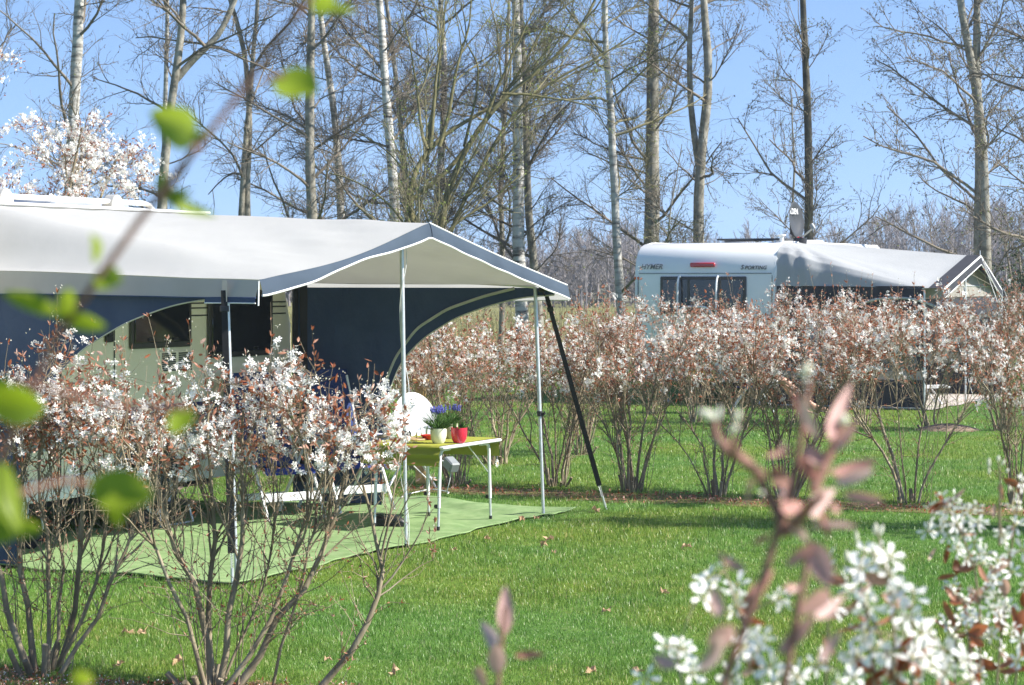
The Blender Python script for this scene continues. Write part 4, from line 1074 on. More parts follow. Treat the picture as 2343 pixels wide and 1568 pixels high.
# ================================================================== GROUNDSHEET
ms = thing('awning_groundsheet', 'light green woven groundsheet spread under the near awning', 'groundsheet', L(2.5, -1, 0))
NTm, NSm = 200, 90
gm = np.zeros((NTm, NSm, 3))
for i, a in enumerate(np.linspace(0, 1, NTm)):
    for j, b in enumerate(np.linspace(0, 1, NSm)):
        t = -.02 + 5.27 * a; s = -2.75 + 2.74 * b
        edge = min(a, 1 - a, b, 1 - b)
        if b > .97 or b < .03 or a < .02 or a > .98: pass
        t += (.035 * math.sin(s * 5) + .02 * math.sin(s * 13)) * (1 - a) ** 12; s += (.035 * math.sin(t * 2.9) + .018 * math.sin(t * 8.3)) * b ** 12
        wv = .02 * math.sin(t * 4.1 + 1.5 * math.sin(s * 1.9)) * math.sin(s * 2.3 + t) + .014 * math.sin(t * 9.7 + s * 3.1) * smooth01((a - .45) * 2) + .009 * math.sin(t * 17 + 2 * math.sin(s * 4)) * smooth01((a - .4) * 2) + .0065 * math.sin(t * 21 + 3 * math.sin(s * 2.7)) * (.35 + .65 * math.sin(s * 1.7 + t) ** 2) + .005 * math.sin(s * 15 + 2.2 * math.sin(t * 1.9)) * math.sin(t * 2.3) ** 2
        z = .021 + wv * min(1, .35 + edge * 9) + .028 * max(0, math.sin(t * 3.3 + s * 2.2)) ** 4 * smooth01((a - .55) * 3) * (1 - abs(2 * b - 1))
        gm[i, j] = L(t, s, max(z, .012))
class SB(MB):
    def __init__(self, o): super().__init__(); self.o = np.array(o, float)
    def build(self, name, m, parent=None, **k):
        self.v = [tuple(np.array(p) - self.o) for p in self.v]
        return super().build(name, m, parent, **k)
cpt = M['carpet']
nt = cpt.node_tree; bs = next(n for n in nt.nodes if n.type == 'BSDF_PRINCIPLED')
wv = nt.nodes.new('ShaderNodeTexWave'); wv.inputs['Scale'].default_value = 40; wv.inputs['Distortion'].default_value = 1.5
tcn = nt.nodes.new('ShaderNodeTexCoord'); nt.links.new(tcn.outputs['Object'], wv.inputs[0])
nt.links.new(bump(nt, wv.outputs['Fac'], .35, .006), bs.inputs['Normal'])
SB(L(2.5, -1, 0)).grid(gm).build('sheet', cpt, ms, smooth=True, angle=80)
edge = [gm[i, -1] for i in range(NTm)]
SB(L(2.5, -1, 0)).tube([gm[0, j] for j in range(0, NSm, 1)] , .006, 6).tube(edge, .006, 6).build('hem', cpt, ms)
MAT = [tuple(L(t, s, 0)[:2]) for t, s in ((-.03, -2.8), (-.03, .0), (5.27, .0), (5.27, -2.8))]
def lawn_mask(x, y): 
    k = ~inpoly(x, y, MAT)
    for i, b in enumerate(BEDS):
        k &= ~(inpoly(x, y, b) & (rng.uniform(0, 1, len(x)) < .72))
    return k
rng = np.random.default_rng(71)
blades(720000, 9.3, 44, .75, (.018, .042), .0029, 'lawn_grass', M['grass'], 'short mown green grass of the lawn', lawn_mask, lean=.75)
def tall_mask(x, y): return (rng.uniform(0, 1, len(x)) < .8)
blades(26000, 40, 52, .6, (.12, .38), .006, 'rough_grass', M['tallgrass'], 'long green grass at the foot of the bare trees', tall_mask, .6)
blades(26000, 50, 120, .6, (.2, .5), .008, 'meadow_grass', M['drygrass'], 'dry straw-coloured grass of the meadow beyond the trees', None, .6, 10)
# tiny weeds and white petals on the near bed
def bedspecks(n, poly, name, m, label, l, w):
    P = np.array(poly); lo, hi = P.min(0), P.max(0)
    x = rng.uniform(lo[0], hi[0], n); y = rng.uniform(lo[1], hi[1], n); k = inpoly(x, y, poly); x, y = x[k], y[k]; n = len(x)
    p = np.stack([x, y, rng.uniform(.004, .03, n)], 1)
    return tag(NM().add(*small_leaves(p, rng.normal(size=(n, 3)) + [0, 0, .25], rng.uniform(*l, n), rng.uniform(*w, n))).build(name, m, None, False), label, 'ground cover', kind='stuff')
bedspecks(5000, BEDS[1], 'bed_leaves', M['bronze'], 'small brown litter and weeds in the near shrub bed', (.012, .03), (.006, .014))
bedspecks(1800, BEDS[1], 'fallen_petals', M['petal'], 'scattered white petals under the near shrubs', (.007, .014), (.005, .009))
bedspecks(3500, BEDS[0], 'hedge_litter', M['bronze'], 'brown leaf litter under the hedge behind the lawn', (.02, .05), (.01, .025))

# ================================================================== TABLE AND WHAT IS ON IT
tc = np.array([-.638, 17.75, 0]); TZ = .69
tb = thing('camping_table', 'folding camping table with white tubular legs', 'table', tc)
def T(a, b, z): return tc + a * u3 + b * n3 + UP * z
HT, HN = .5, .37
TBm = lambda: SB(tc)
def tbox(mb, a, b, z, size, bev=0.0): return mb.box(T(a, b, z), size, RU, bev)
tbox(TBm(), 0, 0, TZ - .0135, (2 * HT, 2 * HN, .025), .008).build('tabletop', M['white_plastic'], tb)
def tleg(a, b, sa):
    pts = [T(a - sa * .16, b, TZ - .034), T(a - sa * .05, b, TZ - .036), T(a - sa * .012, b, TZ - .055), T(a, b, TZ - .1), T(a + sa * .02, b, .2)]
    o = TBm().tube(pts, .0135, 12).build('leg', M['white_tube'], tb, smooth=True)
    TBm().tube([T(a + sa * .02, b, .2), T(a + sa * .03, b, .03)], .0105, 10).build('leg_extension', M['alu'], o, smooth=True)
    TBm().tube([T(a + sa * .03, b, .026), T(a + sa * .03, b, .055)], .0135, 10).build('foot', M['black_plastic'], o, smooth=True)
    p = T(a + sa * .02, b, .21)
    TBm().tube([p - n3 * .01, p - n3 * .035], .017, 12).build('knob', M['black_plastic'], o, smooth=True)
for a, b, sa in ((-.42, -.29, -1), (-.42, .29, -1), (.42, -.29, 1), (.42, .29, 1)): tleg(a, b, sa)
for q_ in (.29, -.29): TBm().tube([T(.4, q_, .42), T(.05, q_, TZ - .03)], .005, 6).build('brace', M['alu'], tb)
# cloth over the table: top and the two hanging ends
n1 = 14
g = np.zeros((2 * n1 + 30, 16, 3)); rows_ = []
for k in range(n1): rows_.append((-HT - .012 - .012 * math.sin(k), TZ + .002 - .16 * (1 - k / n1)))
for k in range(30): rows_.append((-HT - .006 + (2 * HT + .012) * k / 29, TZ + .004))
for k in range(n1): rows_.append((HT + .012, TZ + .002 - .15 * (k + 1) / n1))
for i, (a, z) in enumerate(rows_):
    for j in range(16):
        b = -HN - .004 + (2 * HN - .03) * j / 15
        drop = z < TZ
        g[i, j] = T(a + (.010 * math.sin(j * .9) * (TZ - z) / .16 * (1 if a > 0 else -1) if drop else 0), b, z)
co = SB(tc).grid(g).build('tablecloth', M['lime_cloth'], None, smooth=True, angle=50); co.location = tc
tag(co, 'lime green tablecloth hanging over the ends of the camping table', 'tablecloth')
for a, b, side, lab in ((-HT - .03, .1 - .42, 0, 'flower-shaped tablecloth weight below the cloth\'s corner nearest the chairs'), (HT + .03, HN - .06, 1, 'flower-shaped tablecloth weight hanging beside the outer right table leg')):
    c = T(a, b, TZ - .16 - .05)
    w = thing('tablecloth_weight', lab, 'weight', c, 0, 'flower-shaped tablecloth weights')
    mb = SB(c); 
    for k in range(10):
        an = k * PI / 5; d = math.cos(an) * u3 + math.sin(an) * UP
        mb.box(c + d * .022, (.026, .005, .010), np.array([d, n3, np.cross(d, n3)]).T, .002)
    mb.build('petals', M['piping_grey'], w)
    SB(c).lathe([(0, -.006), (.012, -.004), (.012, .004), (0, .006)], c, 12, np.array([u3, UP, n3]).T).build('centre', M['wood'], w)
    SB(c).tube([c + UP * .02, c + UP * .058], .002, 5).build('hook', M['alu'], w)
def on_table(x, y):
    """table point seen at a photo pixel"""
    Y = F * (CH - TZ - .006) / (y - HY); return np.array([(x - CX) / F * Y, Y, TZ + .006])
def pot(label, c, r0, r1, h, m, plant, cat='flower pot', seed=0, tall=.16, nl=70, nfl=14):
    global rng
    rng = np.random.default_rng(seed)
    o = thing('flower_pot', label, cat, c, 0, 'flower pots on the camping table')
    mb = MB(); mb.lathe([(0, .002), (r0 * .92, 0), (r0, .005), (r0 + (r1 - r0) * .6, h * .22), (r0 + (r1 - r0) * .92, h * .5), (r1, h * .75), (r1 * .99, h), (r1 - .005, h), (r1 - .007, h * .78), (0, h * .76)], (0, 0, 0), 32); mb.build('pot', m, o, smooth=True, angle=50)
    MB().lathe([(0, h * .86), (r1 - .008, h * .85)], (0, 0, 0), 24).build('soil', M['soil'], o)
    if plant == 'muscari':
        n = nl; a = rng.uniform(0, 6.28, n); rr = rng.uniform(0, r1 * .75, n)
        P = np.zeros((n, 5, 3)); P[:, 0] = np.stack([np.cos(a) * rr, np.sin(a) * rr, np.full(n, h * .84)], 1)
        d = unit(np.stack([np.cos(a) * .5, np.sin(a) * .5, np.ones(n)], 1) + rng.normal(size=(n, 3)) * .25); l = rng.uniform(tall * .5, tall * 1.0, n)
        for k in range(1, 5): d = unit(d + np.stack([np.cos(a), np.sin(a), -.6 * np.ones(n)], 1) * .13); P[:, k] = P[:, k - 1] + d * (l / 4)[:, None]
        NM().add(*tubes(P, np.full((n, 1), .0028) * np.array([1, 1.1, 1, .7, .2])[None], 3)).build('leaves', M['muscari_leaf'], o)
        n = nfl; a = rng.uniform(0, 6.28, n); rr = rng.uniform(0, r1 * .8, n)
        P = np.zeros((n, 4, 3)); P[:, 0] = np.stack([np.cos(a) * rr, np.sin(a) * rr, np.full(n, h * .84)], 1); d = unit(np.stack([np.cos(a) * .2, np.sin(a) * .2, np.ones(n)], 1) + rng.normal(size=(n, 3)) * .08)
        for k in range(1, 4): P[:, k] = P[:, k - 1] + d * (rng.uniform(.9, 1.12, n) * tall * .3)[:, None]
        NM().add(*tubes(P, np.full((n, 4), .002), 4)).build('stalks', M['muscari_leaf'], o)
        m_ = 34; c_ = np.repeat(P[:, -1], m_, 0); dd = np.repeat(d, m_, 0); tt = rng.uniform(-.034, .012, (n * m_, 1))
        an = rng.uniform(0, 6.28, n * m_); rad = .010 * np.clip(1.15 - (tt[:, 0] + .034) / .05, .2, 1)
        out = np.stack([np.cos(an), np.sin(an), -.35 * np.ones(n * m_)], 1)
        NM().add(*blobs(c_ + dd * tt, out, rad * 1.1 + .002, .007)).build('blossoms', M['muscari'], o, False)
    else:
        n = 16; P = np.array([[rng.normal() * .02, rng.normal() * .02, h * .84] for _ in range(n)]); d = unit(rng.normal(size=(n, 3)) * .5 + UP)
        NM().add(*leaves(P, d, rng.uniform(.05, .085, n), rng.uniform(.018, .028, n))).build('leaves', M['muscari_leaf'], o, False)
    return o
pot('cream pot of blue grape hyacinths on the table', on_table(1003, 1014), .046, .066, .118, M['cream_pot'], 'muscari', seed=81, tall=.2, nl=130, nfl=17)
pot('bright red pot with a small green sprout, beside the cream pot', on_table(1050, 1013), .046, .066, .12, M['red_pot'], 'sprout', seed=82)
pot('sand-coloured pot of grape hyacinths standing behind the cream and red pots', on_table(1030, 1003), .04, .062, .125, M['beige_pot'], 'muscari', seed=83, tall=.18, nl=110, nfl=15)
def tumbler(c, r, h, lab):
    o = MB().lathe([(0, .004), (r * .82, 0), (r, h), (r - .002, h), (r * .82 - .002, .008), (0, .008)], (0, 0, 0), 24).build('drinking_glass', M['clear_glass'], None, smooth=True, angle=50)
    o.location = c; return tag(o, lab, 'glass', 'glasses on the camping table')
tumbler(on_table(946, 1013), .032, .085, 'short clear tumbler beside the middle awning pole on the lime cloth')
tumbler(on_table(970, 1003), .03, .1, 'taller clear glass between the tumbler and the red bowl')
o = MB().lathe([(0, .004), (.03, 0), (.045, .012), (.066, .038), (.064, .04), (.042, .016), (0, .01)], (0, 0, 0), 28).build('bowl', M['red_bowl'], None, smooth=True); o.location = on_table(980, 1006); tag(o, 'small shallow red bowl next to the cream pot', 'bowl')
cbd = on_table(940, 1006); o = MB().lathe([(0, 0), (.13, 0), (.132, .006), (.13, .012), (0, .012)], (0, 0, 0), 32).build('wooden_board', M['wood'], None, smooth=True, angle=30); o.location = cbd; tag(o, 'round pale wooden board lying on the lime tablecloth', 'board')

# ================================================================== CHAIRS
def make_chair(label, loc, rz, seed):
    t = thing('folding_armchair', label, 'chair', loc, rz, 'blue folding armchairs on the groundsheet')
    wx = .27
    for sx in (-1, 1):
        MB().tube([(sx * wx, -.02, .6), (sx * wx, .12, .42), (sx * wx, .34, .02)], .0135, 8).build('leg', M['white_tube'], t, smooth=True)
        MB().tube([(sx * (wx - .02), .05, .6), (sx * (wx - .02), -.1, .4), (sx * (wx - .02), -.36, .02)], .0135, 8).build('leg', M['white_tube'], t, smooth=True)
        MB().box((sx * wx, .06, .635), (.055, .44, .026), None, .012).build('armrest', M['grey_plastic'], t, smooth=True)
        MB().tube([(sx * (wx - .035), -.02, .42), (sx * (wx - .035), -.2, .7), (sx * (wx - .035), -.36, 1.14)], .012, 8).build('back_frame', M['white_tube'], t, smooth=True)
    MB().box((0, .262, .2), (2 * wx - .02, .014, .07), None, .005).build('crossbar', M['white_tube'], t)
    MB().box((0, -.25, .16), (2 * wx - .06, .014, .06), None, .005).build('crossbar', M['white_tube'], t)
    MB().tube([(-wx + .02, .22, .405), (wx - .02, .22, .405)], .012, 8).tube([(-wx + .02, -.1, .4), (wx - .02, -.1, .4)], .012, 8).build('seat_frame', M['white_tube'], t, smooth=True)
    g = np.zeros((18, 12, 3))
    for i in range(18):
        for j in range(12):
            y = .25 - .5 * i / 17; x = -wx + .03 + (2 * wx - .06) * j / 11
            g[i, j] = (x, y, .44 - .03 * math.sin(PI * j / 11) * math.sin(PI * i / 17) - (.06 if i == 0 else 0))
    MB().grid(g).build('seat', M['blue_seat'], t, smooth=True)
    # padded backrest
    r = np.random.default_rng(seed); prof_ = [(-.06, .42), (-.2, .66), (-.28, .88), (-.35, 1.08), (-.39, 1.19)]
    pp = resample([(0, a, b) for a, b in prof_], 22)
    V = []; n_, m_ = 22, 14
    f = np.zeros((n_, m_, 3)); bk = np.zeros((n_, m_, 3))
    for i in range(n_):
        for j in range(m_):
            x = (-wx + .015) + (2 * wx - .03) * j / (m_ - 1); ed_ = abs(math.sin(PI * j / (m_ - 1))) ** .4 * abs(math.sin(PI * min(1, .06 + i / (n_ - 1) * .9))) ** .3
            w = .045 * ed_ * (1 + .25 * math.sin(i * 1.6)); q = pp[i] + np.array([x, 0, 0])
            f[i, j] = q + np.array([0, .9 * w, .3 * w]); bk[i, j] = q - np.array([0, .9 * w * .6, .3 * w * .6])
    mb = MB().grid(f).grid(bk)
    mb.build('backrest', M['blue_cloth'], t, smooth=True)
    return t
def facing(a, b): return math.atan2(b[1] - a[1], b[0] - a[0])
fl, fr_ = G(622, 1205), G(737, 1196); c1 = (fl + fr_) / 2; a1 = facing(fl, fr_)
f1 = np.array([math.sin(a1), -math.cos(a1), 0])
make_chair('blue padded folding armchair nearest the corner pole of the awning', c1 - f1 * .34 + UP * .022, a1 + PI, 1)
fl, fr_ = G(776, 1187), G(905, 1177); c2 = (fl + fr_) / 2; a2 = facing(fl, fr_)
f2 = np.array([math.sin(a2), -math.cos(a2), 0])
ch2 = make_chair('blue padded folding armchair between the other chair and the table, a towel on its arm', c2 - f2 * .34 + UP * .022, a2 + PI, 2)
# towel over the arm of the second chair
ax = np.array([math.cos(a2), math.sin(a2), 0])
tl = c2 - f2 * .3 + ax * .27 
g = np.zeros((20, 10, 3))
for i in range(20):
    for j in range(10):
        s = (i / 19 - .5) * .7; off = np.clip(s, -.05, .05) * 1.0; dz = max(0, abs(s) - .05)
        g[i, j] = tl + ax * (off + .01 * math.sign(s) if False else off + .012 * np.sign(s) * (abs(s) > .05)) + f2 * ((j / 9 - .5) * .26 + .01 * math.sin(i)) + UP * (.672 - dz + .006 * math.sin(j * 1.4))
o = SB(tl).grid(g).build('towel', M['lavender'], None, smooth=True, angle=80); o.location = tl; tag(o, 'lavender and white towel draped over the armrest beside the table', 'towel')

# clog
def clog(c, a, lab):
    d = np.array([math.cos(a), math.sin(a), 0]); s = np.array([-d[1], d[0], 0])
    t = thing('garden_clog', lab, 'clog', c)
    secs = [(-.13, .03, .04, .06), (-.11, .04, .0, .075), (-.05, .04, 0, .07), (.0, .043, 0, .075), (.03, .048, 0, .088), (.08, .05, 0, .075), (.12, .04, 0, .05), (.145, .015, .005, .03)]
    V = []; K = 12
    for x, w, z0, z1 in secs:
        for k in range(K):
            an = 2 * PI * k / K; V.append(d * x + s * w * math.cos(an) + UP * ((z0 + z1) / 2 + (z1 - z0) / 2 * math.sin(an)))
    Q = [(i * K + k, i * K + (k + 1) % K, (i + 1) * K + (k + 1) % K, (i + 1) * K + k) for i in range(len(secs) - 1) for k in range(K)] + [tuple(reversed(range(K))), tuple((len(secs) - 1) * K + k for k in range(K))]
    MB().add(V, Q).build('upper', M['black_plastic'], t, smooth=True, angle=70)
    V = [d * x + s * w * sg_ * 1.06 + UP * z for x, w in ((-.135, .03), (-.1, .042), (0, .042), (.08, .05), (.13, .036), (.15, .012)) for sg_ in (-1, 1) for z in (0, .022)]
    Q = []
    for i in range(5):
        b = i * 4; Q += [(b, b + 1, b + 5, b + 4), (b + 2, b + 3, b + 7, b + 6), (b + 1, b + 3, b + 7, b + 5), (b, b + 2, b + 6, b + 4)]
    MB().add(V, Q + [(0, 1, 3, 2), (20, 21, 23, 22)]).build('sole', M['dark_rubber'], t)
    q = [d * .02 + s * .046 + UP * .06, d * -.06 + s * .055 + UP * .085, d * -.14 + UP * .085, d * -.06 - s * .055 + UP * .085, d * .02 - s * .046 + UP * .06]
    MB().tube(resample(q, 14), .006, 6).build('heel_strap', M['black_plastic'], t)
    return t
clog(G(892, 1207) + UP * .02, -.25, 'black plastic garden clog on the green groundsheet under the table')

# satellite dish on a tripod behind the table
dY = 20.6; dc = W(949, 974, dY); gd = np.array([dc[0], dY, 0])
sd_ = thing('satellite_dish', 'white portable satellite dish on a low tripod behind the table', 'satellite dish', gd)
fa = unit(np.array([.35, -1, .55])); fs_ = unit(np.cross(UP, fa)); fu = np.cross(fa, fs_)
RD = np.array([fs_ * .92, fu * 1.38, fa]).T
SB(gd).lathe([(0, 0), (.08, .006), (.16, .026), (.225, .05), (.235, .05), (.225, .036), (.16, .012), (.08, -.008), (0, -.015)], dc, 36, RD).build('dish', M['white_plastic'], sd_, smooth=True, angle=60)
ln = W(1032, 1063, dY - .5)
SB(gd).tube([dc - fu * .25 + fa * .02, dc - fu * .32 + fa * .1, ln], .009, 8).build('feed_arm', M['white_tube'], sd_, smooth=True)
SB(gd).box(ln, (.1, .1, .14), np.array([unit(np.cross(unit(dc - ln), UP)), np.cross(unit(dc - ln), unit(np.cross(unit(dc - ln), UP))), unit(dc - ln)]).T, .012).build('receiver', M['grey_panel'], sd_)
ap = np.array([dc[0] - .03, dY + .02, .46])
SB(gd).tube([ap - UP * .12, ap + UP * .12, dc - fa * .02], .018, 10).build('mast', M['white_tube'], sd_, smooth=True)
for fx, fy in ((997, 1117), (880, 1131), (925, 1098)):
    SB(gd).tube([ap - UP * .02, G(fx, fy)], .012, 8).build('leg', M['white_tube'], sd_, smooth=True)
SB(gd).box(ap - UP * .02, (.09, .09, .05), None, .012).build('tripod_joint', M['black_plastic'], sd_)
SB(gd).tube([ap - UP * .2, G(997, 1117) * .5 + gd * .5 + UP * .12, G(997, 1117) + UP * .1], .006, 6).build('brace', M['white_tube'], sd_)
cbp = resample([ln, ln - UP * .1, np.array([ln[0] - .05, ln[1], .02]), G(1030, 1133) + UP * .03, G(985, 1126) + UP * .03, G(930, 1136) + UP * .02, L(5.0, -1.6, .06)], 40)
SB(gd).tube(cbp, .005, 6).build('cable', M['white_plastic'], sd_)

# wooden post among the shrubs
pY = 21.4; pc = np.array([(962 - CX) / F * pY, pY, 0])
o = thing('wooden_post', 'short yellowish wooden post between the shrubs beside the navy side panel', 'post', pc)
SB(pc).box(pc + UP * .5, (.1, .1, 1.0), None, .008).build('shaft', M['post_wood'], o)
SB(pc).box(pc + UP * 1.012, (.16, .13, .026), None, .005).build('cap', M['post_wood'], o)

# folding trolley at the left edge and low black wheeled tray under the caravan edge
tr_c = G(35, 1252)
tr = thing('luggage_trolley', 'folding trolley with grey bag and tubular frame at the left edge of the groundsheet', 'trolley', tr_c)
for s in (-.17, .17):
    SB(tr_c).tube([tr_c + np.array([s * .3 + .12, s, .06]), tr_c + np.array([s * .3 + .1, s, .4]), tr_c + np.array([s * .3 - .03, s, .85]), tr_c + np.array([s * .3 - .08, s, .93])], .011, 8).build('frame', M['alu'], tr, smooth=True)
SB(tr_c).tube([tr_c + np.array([-.13, -.17, .93]), tr_c + np.array([-.03, .17, .93])], .011, 8).build('handle', M['dark_rubber'], tr)
mb = SB(tr_c).box(tr_c + np.array([-.05, 0, .45]), (.26, .3, .62), None, .05); mb.build('bag', surf('pale_grey_bag', (.5, .52, .54), rough=.8), tr, smooth=True)
SB(tr_c).box(tr_c + np.array([0, 0, .09]), (.4, .38, .05), None, .012).build('tray', M['dark_rubber'], tr)
for s in (-.19, .19):
    SB(tr_c).lathe([(0, -.015), (.045, -.015), (.05, 0), (.045, .015), (0, .015)], tr_c + np.array([.16, s, .055]), 18, np.array([[1, 0, 0], [0, 0, 1], [0, 1, 0]])).build('wheel', M['dark_rubber'], tr)
st_c = G(370, 1205) 
stp = thing('caravan_step', 'low black wheeled step standing under the caravan\'s side', 'step', st_c)
MBs = lambda: SB(st_c)
MBs().box(st_c + UP * .19, (.5, .3, .035), RU, .01).build('tread', M['black_plastic'], stp)
for a in (-.2, .2):
    MBs().tube([st_c + u3 * a + n3 * .12 + UP * .17, st_c + u3 * (a * 1.1) + n3 * .15 + UP * .03], .01, 8).build('leg', M['alu'], stp)
    MBs().lathe([(0, -.03), (.05, -.028), (.06, 0), (.05, .028), (0, .03)], st_c + u3 * a * 1.1 - n3 * .05 + UP * .08, 18, RW).build('wheel', M['dark_rubber'], stp, smooth=True)
MBs().tube([st_c + u3 * .22 + n3 * .15 + UP * .03, st_c - u3 * .22 + n3 * .15 + UP * .03], .008, 8).build('foot_bar', M['alu'], stp)
# ================================================================== FAR WHITE CARAVAN
HC = np.array([4.18, 34.47, 0])
hv = thing('touring_caravan', 'white touring caravan seen from behind, a satellite dish on its roof', 'caravan', HC)
def H(w, d, z): return HC - n3 * w + u3 * d + UP * z        # w: from the right rear corner to the left, d: into the depth
def hp(x, y): return plane_hit(x, y, HC, -n3)
HB = lambda: SB(HC)
HWd = 2.45
hprof = [(.06, .42), (.0, .62), (.0, 2.09), (.012, 2.2), (.05, 2.34), (.12, 2.45), (.22, 2.53), (.36, 2.575), (.55, 2.595), (5.4, 2.595), (5.9, 2.4), (6.2, 1.9), (6.25, 1.2), (6.1, .42), (5.9, .36), (.2, .36)]
extrude_profile(HB(), hprof, HC, u3, -n3, HWd, .035).build('body', M['white_gelcoat'], hv, smooth=True, angle=28)
def hplate(mb, w0, w1, z0, z1, off=.002, th=.01, bev=0):
    return mb.box(H((w0 + w1) / 2, -off - th / 2, (z0 + z1) / 2), (th, abs(w1 - w0), z1 - z0), np.array([u3, n3, UP]).T, bev)
# edge trims and seams
def profline(w, off, r, name, m, i0=1, i1=9):
    q = np.array(hprof[i0:i1 + 1]); c = np.array([3, 1.2])
    nn = unit(q - c)
    HB().tube(resample([H(w, a, z) + (u3 * v[0] * .4 + UP * v[1]) * off - u3 * off for (a, z), v in zip(q, nn)], 40), r, 8).build(name, m, hv, smooth=True)
profline(.055, .004, .024, 'edge_trim', M['white_plastic']); profline(HWd - .045, .004, .016, 'edge_trim', M['white_plastic'])
profline(.085, .006, .006, 'edge_seal', M['line_dark']); profline(HWd - .07, .006, .005, 'edge_seal', M['line_dark'])
_, zs = hp(1600, 626)
hplate(HB(), .09, HWd - .08, zs - .008, zs + .008, .0, .006).build('panel_joint', M['grey_panel'], hv)
# third brake lamp
w0, z0 = hp(1636, 610); w1, z1 = hp(1579, 603)
q = [H(w1 + (w0 - w1) * k / 10, -.006 - .01, (z0 + z1) / 2) for k in range(11)]
b = HB(); hplate(b, w0, w1, z0 - .01, z1 + .012, .004, .03, .02); b.build('brake_light', M['red_light'], hv, smooth=True)
# rear window with surround, glass and dividers
w0, z0 = hp(1708, 720); w1, z1 = hp(1511, 633)
o = hplate(HB(), w0, w1, z0, z1, .002, .03, .028).build('window', M['seal'], hv, smooth=True)
hplate(HB(), w0 + .05, w1 - .05, z0 + .05, z1 - .05, .03, .012, .012).build('pane', M['dark_glass'], o, smooth=True)
for f in (.3, .66): hplate(HB(), w0 + (w1 - w0) * f - .02, w0 + (w1 - w0) * f + .02, z0 + .05, z1 - .05, .043, .004).build('divider', M['seal'], o)
# lower bumper, lamps, plate
hplate(HB(), .02, HWd - .02, .36, .62, .006, .06, .03).build('bumper', M['grey_panel'], hv, smooth=True)
hplate(HB(), .06, HWd - .06, .70, .82, .002, .03, .015).build('bumper_step', M['white_gelcoat'], hv, smooth=True)
for w in (.13, HWd - .13):
    b = HB().lathe([(0, .03), (.08, .028), (.1, .01), (.1, 0)], H(w, -.005, .86), 24, np.array([n3, UP, -u3]).T @ np.diag([.75, 1.5, 1]))
    b.build('tail_light', M['red_light'], hv, smooth=True)
w0, z0 = hp(1640, 872); w1, z1 = hp(1566, 846)
npz = hplate(HB(), w0, w1, z0, z1, .068, .008, .004).build('number_plate', M['plate_yellow'], hv)
hplate(HB(), w1 - .055, w1 - .003, z0 + .003, z1 - .003, .077, .002).build('plate_band', M['blue_band'], npz)
w0a, z0a = hp(1462, 640); w1a, z1a = hp(1451, 634)
hplate(HB(), w0a, w1a, z0a, z1a, .002, .006).build('side_label', M['amber'], hv)
def lettering(txt, name, p, size, m, right, up, parent, org, shear=0.0, bold=0.0, smallcaps=False, ext=.003, align='CENTER'):
    cu = bpy.data.curves.new(name, 'FONT'); cu.body = txt; cu.size = size; cu.shear = shear; cu.offset = bold; cu.extrude = ext
    cu.align_x = align; cu.align_y = 'CENTER'
    if smallcaps: cu.space_character = 1.05
    to = bpy.data.objects.new(name + '_tmp', cu); COL.objects.link(to)
    me = bpy.data.meshes.new_from_object(to.evaluated_get(bpy.context.evaluated_depsgraph_get()))
    bpy.data.objects.remove(to)
    nn = np.cross(right, up)
    o = link(name, me, m, parent)
    Mx = Matrix([[right[i], up[i], nn[i], (p - org)[i]] for i in range(3)] + [[0, 0, 0, 1]])
    me.transform(Mx); return o
def hletter(txt, x, y, size, m, shear, bold, off=.004, **k):
    w, z = hp(x, y); return lettering(txt, 'lettering', H(w, -off, z), size, m, n3, UP, k.pop('parent', hv), HC, shear, bold, **k)
hletter('HYMER', 1490, 611, .118, M['text_grey'], .35, .0015)
hletter('S', 1697, 612, .1, M['text_dark'], .3, .001)
hletter('PORTING', 1728, 613, .082, M['text_dark'], .3, .001, smallcaps=True)
hletter('7 GC-H', 1606, 859, .11, M['text_black'], 0, .002, off=.08, parent=npz)
# cycle carrier: two upright arms and a tubular loop
cc = HB()
for x in (1557, 1645):
    w, _ = hp(x, 650); _, zt = hp(x, 627); _, zbm = hp(x, 694)
    cc.tube(resample([H(w, .0, zt - .08), H(w, -.03, zt + .0), H(w, -.1, zt - .03), H(w, -.14, zt - .2), H(w, -.14, zbm), H(w, -.12, .75), H(w, -.02, .72)], 26), .016, 8)
w0, z0 = hp(1636, 702); w1, _ = hp(1560, 702)
cc.tube(resample([H(w0, -.16, .9), H(w0, -.17, z0 - .1), H(w0 + .06, -.17, z0), H(w1 - .06, -.17, z0), H(w1, -.17, z0 - .1), H(w1, -.16, .9)], 30), .016, 8)
cc.tube([H(w0 - .1, -.3, .86), H(w1 + .1, -.3, .86)], .016, 8).tube([H(w0, -.14, .86), H(w0, -.5, .86)], .016, 8).tube([H(w1, -.14, .86), H(w1, -.5, .86)], .016, 8)
cc.build('cycle_carrier', M['white_tube'], hv, smooth=True)
# wheels, steadies, drawbar shadow side
RWH = np.array([u3, UP, n3]).T
for w in (.08, HWd - .08):
    wo = HB().lathe([(.2, -.09), (.3, -.07), (.32, 0), (.3, .07), (.2, .09)], H(w, 3.0, .32), 24, RWH).build('wheel', M['dark_rubber'], hv, smooth=True)
    HB().lathe([(0, .05), (.1, .05), (.19, .09), (.2, .085)], H(w - .02, 3.0, .32), 20, RWH).build('rim', M['alu'], wo, smooth=True)
for w in (.35, HWd - .35):
    HB().tube([H(w, .5, .36), H(w * .9 + .1, .3, .02)], .022, 8).box(H(w * .9 + .1, .28, .015), (.12, .12, .03)).build('corner_steady', M['alu'], hv)
HB().box(H(HWd / 2, 3.0, .3), (5.2, 1.2, .12), RU).build('chassis', M['dark_rubber'], hv)
